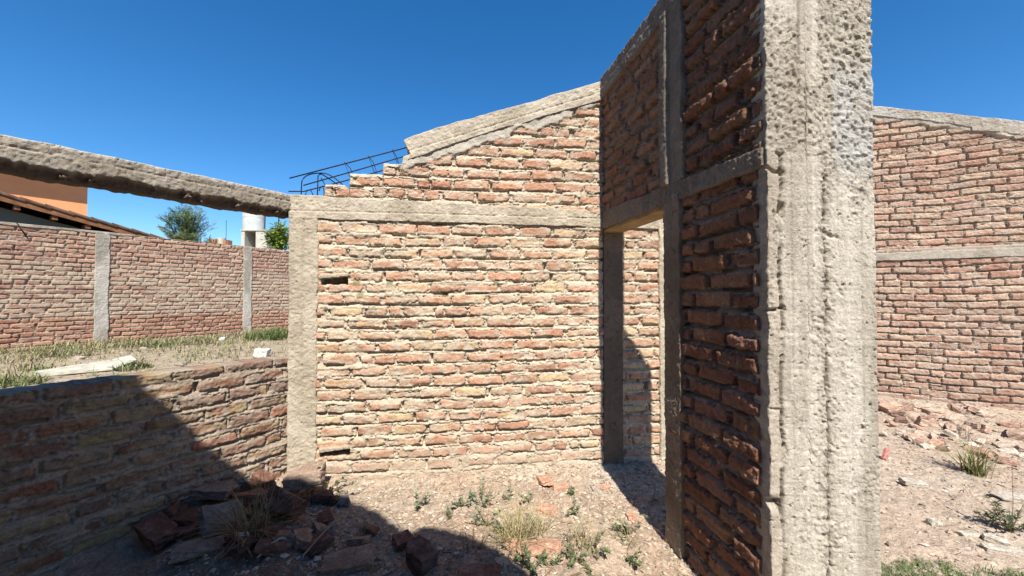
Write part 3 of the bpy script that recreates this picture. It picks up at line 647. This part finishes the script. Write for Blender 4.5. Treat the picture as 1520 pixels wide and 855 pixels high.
for k in range(14):
    px = random.uniform(1302, 1522); py = 592+(px-1300)*.11+random.uniform(0, 24)
    x, y = ground_at(px, py, .06); s = random.uniform(.07, .12)
    chunk('fallen_brick_piece', x, y, (s*1.6, s*1.1, s*.7), (random.uniform(-35, 35), random.uniform(-30, 30), random.uniform(0, 360)), random.choice(((.46, .31, .22), (.42, .26, .18), (.50, .38, .28), (.36, .23, .17))),
          'broken half brick heaped at the foot of the side wall behind the fallen row', 'half bricks heaped against the side wall')
for k in range(40):
    px = random.uniform(1300, 1520); py = 598+(px-1300)*.22+random.uniform(0, 45)
    x, y = ground_at(px, py, .05); s = random.uniform(.03, .08)
    chunk('brick_fragment', x, y, (s*1.6, s, s*.6), (random.uniform(-30, 30), random.uniform(-30, 30), random.uniform(0, 360)), random.choice(((.5, .34, .25), (.44, .27, .19), (.56, .46, .36))),
          'small brick fragment lying before the foot of the side wall', 'small brick fragments by the side wall')
for px, py, sz, lb in ((1350, 718, (.15, .07, .05), 'squared pale stone on the gravel beside the pier'), (1380, 775, (.06, .05, .04), 'small white stone alone on the gravel'),
      (1500, 738, (.26, .10, .03), 'flat white chip at the right edge on the gravel'), (1468, 798, (.10, .05, .04), 'long grey stone with a dark hollow under it'),
      (1432, 790, (.14, .05, .03), 'narrow tan stone left of the long grey stone'), (1335, 645, (.10, .07, .03), 'small pale stone with a black shadow near the pier'),
      (1480, 815, (.20, .05, .03), 'long thin stone nearest the bottom right corner')):
    x, y = ground_at(px, py); chunk('stone', x, y, sz, (4, 5, random.uniform(-40, 20)), (.46, .40, .32), lb, 'stones on the gravel at right', -.002, cat='stone')
x, y = ground_at(362, 838); chunk('paper_scrap', x, y, (.07, .05, .03), (20, 25, 30), (.62, .62, .58), 'crumpled white scrap in the shaded rubble', lift=.05, cat='scrap', col2=(.7, .7, .66))
x, y = ground_at(1311, 680); o = chunk('plastic_scrap', x, y, (.05, .02, .10), (5, 20, 10), (.62, .26, .22), 'small faded pink scrap standing on the gravel beside the pier', lift=.02, cat='scrap', col2=(.66, .32, .27))
m = MB(); x, y = ground_at(405, 842); m.tube([(x-.04, y-.05, .10), (x+.0, y, .14), (x+.03, y+.04, .15), (x+.08, y+.07, .13)], .006, 6, (.5, .45, .36)); tag(m.build('stick', M_dry, None, True), 'curved pale stick lying in the shaded rubble', 'stick')
def up(px, py, z): x, y = ground_at(px, py, z); return (x, y, z)
m = MB(); m.tube([up(452, 822, .14), up(478, 792, .16), up(505, 765, .15)], .005, 5, (.30, .2, .13)); tag(m.build('twig', M_dry), 'thin reddish twig slanting over the shaded dirt', 'twig')

# white sheet and bits in the yard
def yard(px, py, z=.42): return ground_at(px, py, z)
m = MB()
p = [yard(52, 556), yard(62, 560), yard(170, 552), yard(205, 540), yard(196, 534), yard(165, 536), yard(120, 545)]
n = len(p); vb = [(a, b, float(gz(a, b, False))+.02) for a, b in p]; vt = [(a, b, z+.035+.02*math.sin(i*2.1)) for i, (a, b, z) in enumerate(vb)]
m.add(vb+vt, [tuple(range(n))[::-1], tuple(range(n, 2*n))]+[(i, (i+1) % n, n+(i+1) % n, n+i) for i in range(n)])
tag(m.build('white_sheet', M_white), 'long crumpled white sheet lying in the yard beyond the low wall', 'sheet')
for px, py, s, lb in ((390, 530, .16, 'white square block on the yard right behind the low wall'), (331, 505, .10, 'little white lump at the foot of the boundary wall')):
    x, y = yard(px, py); o = chunk('white_block', x, y, (s*1.3, s, s), (0, 5, 10), (.68, .66, .60), lb, cat='block', col2=(.6, .58, .52))
for px, py, s in ((245, 508, .1), (300, 498, .12), (270, 545, .09), (215, 520, .1), (350, 520, .08), (120, 535, .1)):
    x, y = yard(px, py); chunk('stone', x, y, (s*1.4, s, s*.6), (5, 5, 30*px), (.46, .38, .30), 'small brown stone in the dry yard grass', 'small stones in the dry yard grass', cat='stone')

# ================================================================== PLANTS
class Plant:
    def __init__(s): s.v = []; s.f = []; s.c = []
    def blade(s, p, d, L, w, droop, c, n=5, jit=.0):
        p = Vector(p); d = Vector(d).normalized(); side = d.cross(Vector((0, 0, 1)))
        side = side.normalized() if side.length > 1e-4 else Vector((1, 0, 0)); b = len(s.v)
        hz = Vector((d.x, d.y, 0)); hz = hz.normalized() if hz.length > 1e-4 else Vector((1, 0, 0))
        cur = p.copy()
        for i in range(n+1):
            t = i/n; ww = w*(1-t**1.6)*.5+.0003
            s.v += [tuple(cur-side*ww), tuple(cur+side*ww)]; k = .75+.4*t; s.c += [tuple(x*k for x in c)]*2
            dd = (d+Vector((hz.x*droop*t, hz.y*droop*t, -droop*1.3*t))); cur = cur+dd.normalized()*L/n
        for i in range(n): s.f.append((b+2*i, b+2*i+1, b+2*i+3, b+2*i+2))
    def leaf(s, p, d, L, w, c, up=None):
        p = Vector(p); d = Vector(d).normalized(); up = Vector(up or (random.uniform(-.5, .5), random.uniform(-.5, .5), 1))
        sd = d.cross(up); sd = sd.normalized() if sd.length > 1e-4 else Vector((1, 0, 0)); nn = sd.cross(d)
        b = len(s.v)
        s.v += [tuple(p), tuple(p+d*L*.45+sd*w*.5+nn*L*.06), tuple(p+d*L), tuple(p+d*L*.45-sd*w*.5+nn*L*.06), tuple(p+d*L*.45-nn*L*.04)]
        s.c += [c]*5; s.f += [(b, b+1, b+4), (b+1, b+2, b+4), (b+2, b+3, b+4), (b+3, b, b+4)]
    def build(s, name, mat, parent=None):
        me = bpy.data.meshes.new(name); me.from_pydata(s.v, [], s.f); me.update()
        ca = me.color_attributes.new('Col', 'FLOAT_COLOR', 'POINT')
        ca.data.foreach_set('color', np.array([(*c, 1) for c in s.c], np.float32).ravel())
        return link(name, me, mat, parent)
def jc(c, a=.25): k = random.uniform(1-a, 1+a); return tuple(x*k*random.uniform(.92, 1.08) for x in c)
def rdir(el0, el1):
    a = random.uniform(0, 6.283); e = R(random.uniform(el0, el1)); return (math.cos(a)*math.cos(e), math.sin(a)*math.cos(e), math.sin(e))
STRAW = (.42, .34, .18); OLIVE = (.20, .22, .075); GRN = (.10, .16, .045); BLUEG = (.24, .32, .20)
def tuft(px, py, h, n, cols, label, spread=50, w=.005, z=0., droop=.8, rad=.03, name='grass_tuft'):
    x, y = ground_at(px, py, z); g = float(gz(x, y, False)); pl = Plant()
    for k in range(n):
        d = rdir(90-spread, 88); L = h*random.uniform(.55, 1.15)
        pl.blade((x+random.gauss(0, rad), y+random.gauss(0, rad), g-.005), d, L, w*random.uniform(.6, 1.2), random.uniform(.3, 1)*droop, jc(random.choice(cols)))
    o = pl.build(name, M_dry); return tag(o, label, 'grass')
tuft(1442, 702, .33, 110, (OLIVE, OLIVE, (.28, .27, .09), STRAW), 'green and straw grass tuft alone on the gravel at right', 50, .007, rad=.035)
tuft(1425, 640, .45, 26, ((.50, .42, .32), (.44, .34, .26)), 'curly pale dry stems before the fallen bricks', 40, .004, droop=1.7, rad=.04, z=.05)
tuft(762, 806, .30, 130, (STRAW, (.40, .34, .16), (.34, .32, .14)), 'largest straw-coloured grass tuft on the edge of the big shadow', 62, .0045, rad=.035)
tuft(788, 790, .26, 70, (STRAW, (.42, .36, .18)), 'straw tuft just right of the largest one', 55, .0045, rad=.05)
tuft(858, 806, .22, 80, (STRAW, (.36, .31, .17)), 'thin dry tuft in the middle of the sunlit floor', 55, .004, rad=.045)
tuft(378, 792, .34, 170, ((.32, .22, .11), (.40, .28, .14), (.26, .19, .10)), 'large dry brown tuft growing out of the shaded rubble', 60, .006, rad=.05, z=.12, droop=1.1)
tuft(395, 775, .42, 10, ((.30, .20, .11),), 'few tall dry stalks above the rubble by the low wall', 25, .005, rad=.04, z=.12, droop=.3)
tuft(1000, 795, .20, 12, (STRAW,), 'few dry stems at the foot of the near door jamb', 35, .004, rad=.03)
tuft(1052, 850, .22, 30, ((.30, .22, .12), STRAW), 'dry stems at the foot of the shaded doorway wall', 35, .004, rad=.03)
tuft(930, 800, .16, 26, (STRAW, OLIVE), 'small sparse tuft around the weed near the doorway', 60, .004, rad=.03)
tuft(700, 812, .20, 26, ((.30, .22, .14), (.24, .2, .1)), 'small dark tuft inside the big shadow', 55, .004, rad=.04)
tuft(545, 800, .16, 22, ((.30, .22, .14), (.26, .2, .12)), 'short dry stems on the shaded dirt', 50, .004, rad=.02)
tuft(965, 742, .16, 16, ((.35, .28, .2),), 'short dry stems in the shadow on the doorway floor', 60, .004, rad=.02)
def weed(px, py, h, n, col, label, z=0., spread=1.35, red=False, name='weed'):
    x, y = ground_at(px, py, z); g = float(gz(x, y, False)); root = empty(name, (x, y, g), label, 'weed', None)
    st = MB(); pl = Plant()
    for k in range(max(3, int(n/14))):
        d = rdir(25, 80); L = h*random.uniform(.5, 1.25); pts = []
        for i in range(5):
            t = i/4; pts.append((x+d[0]*L*t*spread, y+d[1]*L*t*spread, g+d[2]*L*t-.02*t*t))
        st.tube(pts, .0022, 4, (.22, .16, .09), .001)
        for i in range(random.randint(5, 13)):
            t = random.uniform(.15, 1); p = [x+d[0]*L*t*spread, y+d[1]*L*t*spread, g+d[2]*L*t-.02*t*t]
            for q in range(3): pl.leaf(p, rdir(-15, 45), random.uniform(.014, .034), random.uniform(.006, .014), jc(col if random.random() > .2 else (.36, .32, .17), .35))
    if red: st.tube([(x+.01, y, g), (x+.02, y, g+h*.8), (x+.018, y, g+h*1.7)], .002, 4, (.40, .16, .09), .001)
    st.build('stem', M_dry, root); pl.build('foliage', M_leaf, root)
W = [(622, 752, .12, 60, 'leftmost blue-green weed at the foot of the gable wall', True), (668, 768, .10, 40, 'small weed second from left on the sunlit floor', False),
 (680, 752, .10, 30, 'sparse upright weed right behind the second small one', False), (716, 750, .16, 90, 'taller blue-green weed with drooping leaves below the gable wall', False),
 (722, 778, .16, 80, 'broad weed in front of the taller blue-green one', True), (752, 740, .06, 20, 'tiny weed close to the gable wall', False),
 (788, 742, .13, 60, 'weed with a tall red stem before the gable wall', True), (745, 792, .10, 40, 'weed left of the largest straw tuft', False),
 (790, 845, .16, 110, 'bright green weed right at the tip of the big shadow', False), (812, 838, .10, 40, 'small weed beside the one at the shadow tip', False),
 (850, 735, .09, 40, 'low weed near the orange brick chips', False), (848, 828, .11, 60, 'weed on the sunlit floor below the thin dry tuft', False),
 (882, 812, .11, 60, 'green weed right of the thin dry tuft', False), (932, 790, .13, 80, 'green weed nearest the near door jamb', True),
 (852, 762, .10, 24, 'dusty sparse weed in the middle of the floor', False), (940, 830, .08, 30, 'tiny pale weed near the foot of the shaded doorway wall', False),
 (700, 735, .07, 20, 'small dusty seedling under the gable wall', False), (880, 855, .09, 26, 'weed cut by the bottom edge of the picture', False)]
for px, py, h, n, lb, rd in W: weed(px, py, h, n, BLUEG if (px < 800 and py < 800) else (.20, .27, .13), lb, red=rd)
weed(478, 738, .20, 120, (.11, .13, .06), 'shrubby dark weed at the foot of the left column', z=.05, spread=1.2)
weed(505, 752, .14, 60, (.12, .13, .07), 'smaller dark weed just right of the shrubby one', z=.03)
weed(1492, 786, .24, 220, (.10, .15, .075), 'bushy green weed with reddish tips on the gravel at right', spread=1.2, red=True)
weed(1465, 775, .14, 60, (.13, .15, .09), 'low weed left of the bushy one at right')

def cover(name, pts, hmin, hmax, cols, label, w=.004, dens=6, spread=60):
    pl = Plant()
    for (x, y) in pts:
        g = float(gz(x, y, False)); sc_ = float(vn(np.array(x*1.7), np.array(y*1.7), 77))
        for k in range(random.randint(2, dens)):
            pl.blade((x+random.gauss(0, .02), y+random.gauss(0, .02), g-.01), rdir(90-spread, 88), random.uniform(hmin, hmax)*(.5+sc_), w*random.uniform(.6, 1.3), random.uniform(.4, 1.2), jc(random.choice(cols), .3), 3)
    return tag(pl.build(name, M_dry), label, 'grass', kind='stuff')
pts = []
for k in range(900):
    px, py = random.uniform(1296, 1440), random.uniform(826, 862)
    if py < 830+10*abs(math.sin(px*.09))+max(0, (px-1400))*.7: continue
    pts.append(ground_at(px, py))
for k in range(120): pts.append(ground_at(random.uniform(1440, 1520), random.uniform(845, 870)))
cover('grass_patch', pts, .02, .045, ((.14, .19, .07), (.18, .21, .09), (.22, .24, .12)), 'low green grass patch on the gravel at the bottom beside the pier', .004, 7, 75)
pts = []
while len(pts) < 9500:
    u = random.uniform(-2.5, 8.5); back = random.expovariate(1/1.6)+.04
    if back > 6: continue
    x = B0[0]+BD[0]*u+BD[1]*back; y = B0[1]+BD[1]*u-BD[0]*back
    if wall_side(L0, LD, np.array(x), np.array(y)) > -.4: continue
    if random.random() > .15+1.3*float(fbm(np.array(x*.9), np.array(y*.9), 431, 3))**1.5+.4*(back < .6): continue
    pts.append((x, y))
cover('dry_grass', pts, .06, .19, ((.42, .34, .20), (.36, .30, .17), (.45, .37, .23), (.30, .28, .14), (.20, .22, .09)), 'dry straw-coloured grass covering the yard beyond the low wall', .012, 4, 70)
def clump(px, py, n, rad, h, cols, lb):
    x, y = yard(px, py); pl = Plant(); g = float(gz(x, y, False))
    for k in range(n):
        a, r_ = random.uniform(0, 6.28), rad*math.sqrt(random.random())
        pl.blade((x+math.cos(a)*r_, y+math.sin(a)*r_*.8, g), rdir(35, 88), h*random.uniform(.5, 1.1)*(1-.5*(r_/rad)**2), .014, random.uniform(.3, 1.1), jc(random.choice(cols), .3), 4)
    tag(pl.build('grass_clump', M_dry), lb, 'grass', 'green clumps along the foot of the boundary wall')
gm = ((.16, .20, .07), (.22, .23, .10), (.34, .30, .16), (.13, .17, .06))
gc = ((.12, .17, .05), (.16, .20, .07), (.10, .14, .04))
clump(405, 503, 520, .62, .52, gc, 'tallest green clump against the boundary wall beside the left column')
clump(218, 514, 170, .50, .30, gm, 'green clump just right of the first boundary column')
clump(285, 510, 150, .45, .30, gm, 'green clump midway along the boundary wall')
clump(92, 528, 130, .35, .36, gm, 'green clump left of the first boundary column')
clump(245, 516, 60, .3, .22, gm, 'small green clump between the two midway clumps')
clump(25, 570, 170, .28, .32, gm, 'green clump at the left edge just beyond the low wall')
clump(200, 548, 200, .25, .22, ((.20, .21, .09), (.16, .18, .07)), 'olive clump at the right end of the white sheet')
clump(58, 548, 60, .2, .22, gm, 'small clump at the left end of the white sheet')

# wisps of dry weed on top of the side wall
for px, lb in ((1440, 'thin weed wisps on the sloping top of the side wall'), (1508, 'weed wisps on the top of the side wall at the right edge')):
    (x, y, z), u = on_plane(px, 170, R0, RD_); pl = Plant(); z = 4.29-.385*u
    for k in range(36): pl.blade((x+random.uniform(-.12, .12), y+.1+random.uniform(-.06, .06), z-.01), rdir(20, 80), random.uniform(.05, .16), .003, .8, jc((.16, .15, .07)), 3)
    tag(pl.build('weed_wisps', M_dry), lb, 'weed')

# ================================================================== BEYOND THE BOUNDARY WALL
# orange building
OD = BD; OP = (ray(127)*16, 16.0); on_ = (OD[1], -OD[0])
def opt(u, back, z): return (OP[0]+OD[0]*u-on_[0]*back, OP[1]+OD[1]*u-on_[1]*back, z)
def slab(m, f, u0, u1, b0, b1, z0, z1):
    o = Vector(f(u0, b0, z0)); m.box(o, Vector(f(u1, b0, z0))-o, Vector(f(u0, b1, z0))-o, (0, 0, z1-z0))
ob = empty('orange_building', opt(-3, 3, 0), 'plain orange rendered building far behind the tiled roof at left', 'building')
m = MB(); slab(m, opt, -9, 0, 0, 7, 0, 6.68); m.build('wall', M_orange, ob)
m = MB(); slab(m, opt, -9.4, .02, -.82, 7.3, 6.683, 6.84); m.build('roof_slab', M_block, ob)
# house with the tiled roof
HPp = (B0[0]-BD[1]*1.3, B0[1]+BD[0]*1.3)
def hpt(u, back, z): return (HPp[0]+BD[0]*u-BD[1]*back, HPp[1]+BD[1]*u+BD[0]*back, z)
(q0, u0) = on_plane(0, 289, HPp, BD); (q1, u1) = on_plane(205, 346, HPp, BD)
sl = (q1[2]-q0[2])/(u1-u0)
hz = lambda u: q0[2]+sl*(u-u0)
hs = empty('tiled_house', hpt(u0, 2, 0), 'low grey house with a sloping old tile roof right behind the boundary wall', 'house')
m = MB()
ua, ub = u0-3.0, u1+.9
vv = [hpt(ua, .35, 0), hpt(ub-.5, .35, 0), hpt(ub-.5, .35, hz(ub-.5)-.22), hpt(ua, .35, hz(ua)-.22)]; vb = [hpt(ua, 6, 0), hpt(ub-.5, 6, 0), hpt(ub-.5, 6, hz(ub-.5)-.22), hpt(ua, 6, hz(ua)-.22)]
m.add(vv+vb, [(0, 1, 2, 3), (5, 4, 7, 6), (1, 5, 6, 2), (4, 0, 3, 7), (3, 2, 6, 7), (0, 4, 5, 1)]); m.build('wall', M_grey, hs)
m = MB(); tln = .36; k = 0; u = ua
rf = None
while u < ub:      # overlapping courses of tiles stepping down the slope, barrel profile across
    for r_ in range(24):
        b0_ = -.05+r_*.25; pr = []
        for a in range(5):
            t = a/4; bbk = b0_+.26*t; hgt = .05*math.sin(math.pi*t)
            pr.append((bbk, hgt))
        za, zb = hz(u)+.045, hz(u+tln*1.18)+.015
        v = [hpt(u, b, za+hh) for b, hh in pr]+[hpt(u+tln*1.18, b, zb+hh) for b, hh in pr]+[hpt(u, b, za+hh-.03) for b, hh in pr]+[hpt(u+tln*1.18, b, zb+hh-.03) for b, hh in pr]
        f = [(a, a+1, 5+a+1, 5+a) for a in range(4)]+[(10+a+1, 10+a, 15+a, 15+a+1) for a in range(4)]+[(5+a, 5+a+1, 15+a+1, 15+a) for a in range(4)]+[(a+1, a, 10+a, 10+a+1) for a in range(4)]+[(0, 5, 15, 10), (4, 14, 19, 9)]
        m.add(v, f)
    u += tln
roof = m.build('roof', M_tile, hs)
m = MB(); m.box(hpt(ua, -.02, hz(ua)-.13), Vector(hpt(ub, -.02, hz(ub)-.13))-Vector(hpt(ua, -.02, hz(ua)-.13)), Vector(hpt(0, .03, 0))-Vector(hpt(0, 0, 0)), (0, 0, .145)); m.build('verge_board', M_beam_wood, roof)
for px in (18, 75, 125, -40, 175):
    _, u = on_plane(px, 320, HPp, BD); m = MB(); zz = hz(u)-.235
    m.box(hpt(u, .02, zz), Vector(hpt(u+.09, .02, zz))-Vector(hpt(u, .02, zz)), Vector(hpt(u, .5, zz))-Vector(hpt(u, .02, zz)), (0, 0, .10)); m.build('purlin_end', M_beam_wood, roof)

def tree(name, cx, cy, z0, zc, rx, rz, nl, ll, lw_, cols, label, trunk=.12, nb=26, droop=0, mode='frond'):
    root = empty(name, (cx, cy, z0), label, 'tree'); t = MB(); pl = Plant()
    t.tube([(cx+.1, cy, z0-.1), (cx+.04, cy, z0+(zc-z0)*.5), (cx, cy, zc-rz*.3)], trunk, 8, (.12, .09, .06), trunk*.5)
    for k in range(nb):
        d = rdir(-15, 88); k1 = random.uniform(.7, 1.08)
        e = Vector((cx+d[0]*rx*k1, cy+d[1]*rx*k1, zc+d[2]*rz*k1-.0)); s_ = Vector((cx, cy, zc-rz*.55)); mid = (s_+e)/2+Vector((0, 0, rz*.18))
        pts = [s_*(1-q)**2+mid*2*q*(1-q)+e*q*q for q in (0, .25, .5, .75, 1)]
        t.tube(pts, trunk*.25, 5, (.12, .09, .06), .012)
        for i in range(int(nl/nb)):
            q = random.uniform(.30, 1.04); p = s_*(1-q)**2+mid*2*q*(1-q)+e*q*q
            if mode == 'frond':
                a = Vector(rdir(-20, 60))*.6+(e-s_).normalized()*.6; p = p+Vector([random.gauss(0, rx*.06) for _ in range(3)])
                c = jc(random.choice(cols), .25); a.normalize(); sd = a.cross(Vector((0, 0, 1))).normalized()
                for g in range(5):
                    for sgn in (-1, 1): pl.leaf(p+a*ll*(.2+.2*g), a*.6+sd*sgn-Vector((0, 0, .25)), ll*.42*(1-.08*g), lw_, c)
            else:
                p = p+Vector([random.gauss(0, rx*.14) for _ in range(3)])
                pl.leaf(p, rdir(-40, 50), ll*random.uniform(.7, 1.2), lw_, jc(random.choice(cols), .3))
    t.build('trunk', M_bark, root, True); pl.build('crown', M_leaf, root)
TZ = 22.0; tree('pinnate_tree', ray(274)*TZ, TZ, .4, 4.55, 1.30, 1.75, 620, .42, .07, ((.24, .33, .12), (.30, .38, .17), (.17, .25, .08), (.36, .40, .22)), 'small dark green feathery tree beyond the boundary wall', .10, 34)
TZ = 13.6; tree('citrus_tree', ray(413)*TZ, TZ, .4, 3.33, .52, .60, 1300, .13, .065, ((.36, .46, .07), (.26, .38, .05), (.42, .50, .11), (.16, .26, .04)), 'yellow-green broad-leaved little tree beside the left column, behind the boundary wall', .05, 22, mode='leaf')
# water tank on its block stand
wt = empty('water_tank', (ray(376)*26, 26, 0), 'pale round water tank on a rendered block stand beyond the boundary wall', 'water tank')
TX0 = ray(375.5)*26; m = MB()
m.cyl((TX0, 26.0, 5.72), .64, 1.55, 36); m.cyl((TX0, 26.0, 5.70), .655, .10, 36); m.cyl((TX0, 26.0, 6.62), .65, .05, 36); m.cyl((TX0, 26, 7.27), .5, .12, 30, r2=.2); m.build('tank', M_tank, wt)
m = MB(); xa, xb = ray(357)*25.2, ray(395)*25.2
m.box((xa, 25.2, 0), (xb-xa, 0, 0), (0, 1.7, 0), (0, 0, 4.5))
ya = 25.2
m.box((xa, ya, 4.5), (.22, 0, 0), (0, 1.7, 0), (0, 0, 1.2)); m.box((xa+.22+.72, ya, 4.5), (xb-xa-.94, 0, 0), (0, 1.7, 0), (0, 0, 1.2)); m.box((xa+.22, ya+1.5, 4.5), (.72, 0, 0), (0, .2, 0), (0, 0, 1.2)); m.box((xa-.03, ya-.05, 5.66), (xb-xa+.06, 0, 0), (0, 1.8, 0), (0, 0, .06))
m.build('stand', M_block, wt)
m = MB(); m.tube([(ray(392)*25.3, 25.3, 5.6), (ray(392.5)*25.3, 25.3, 7.2)], .03, 6); m.build('pipe', M_steel, wt)
m = MB(); m.tube([(ray(412.5)*27, 27, 0), (ray(412.5)*27, 27, 7.5)], .03, 6); m.tube([(ray(412.5)*27, 27, 6.8), (ray(424)*27, 27, 5.6)], .02, 6); tag(m.build('mast', M_steel), 'thin dark mast with a stay behind the citrus tree', 'mast')
dh = empty('distant_house', (ray(320)*24, 24, 0), 'distant low house top with terracotta stubs and a white pipe above the boundary wall', 'house')
m = MB(); m.box((ray(306)*24, 24, 0), (1.35, 0, 0), (0, 3, 0), (0, 0, 4.55)); m.build('wall', M_pot, dh)
m = MB(); m.box((ray(308)*24, 24.05, 4.553), (.40, 0, 0), (0, .4, 0), (0, 0, .42)); m.build('chimney', M_pot, dh)
m = MB(); m.cyl((ray(322.5)*24, 24.3, 4.553), .21, .50, 20); m.build('white_pipe', M_white, dh)
m = MB(); m.box((ray(328)*24, 24.1, 4.553), (.30, 0, 0), (0, .4, 0), (0, 0, .36)); m.build('chimney', M_pot, dh)
m = MB(); m.tube([(ray(334.5)*24, 24, 4.5), (ray(334.5)*24, 24, 6.1)], .014, 5); m.build('antenna', M_steel, dh)

sc.render.engine = 'CYCLES'
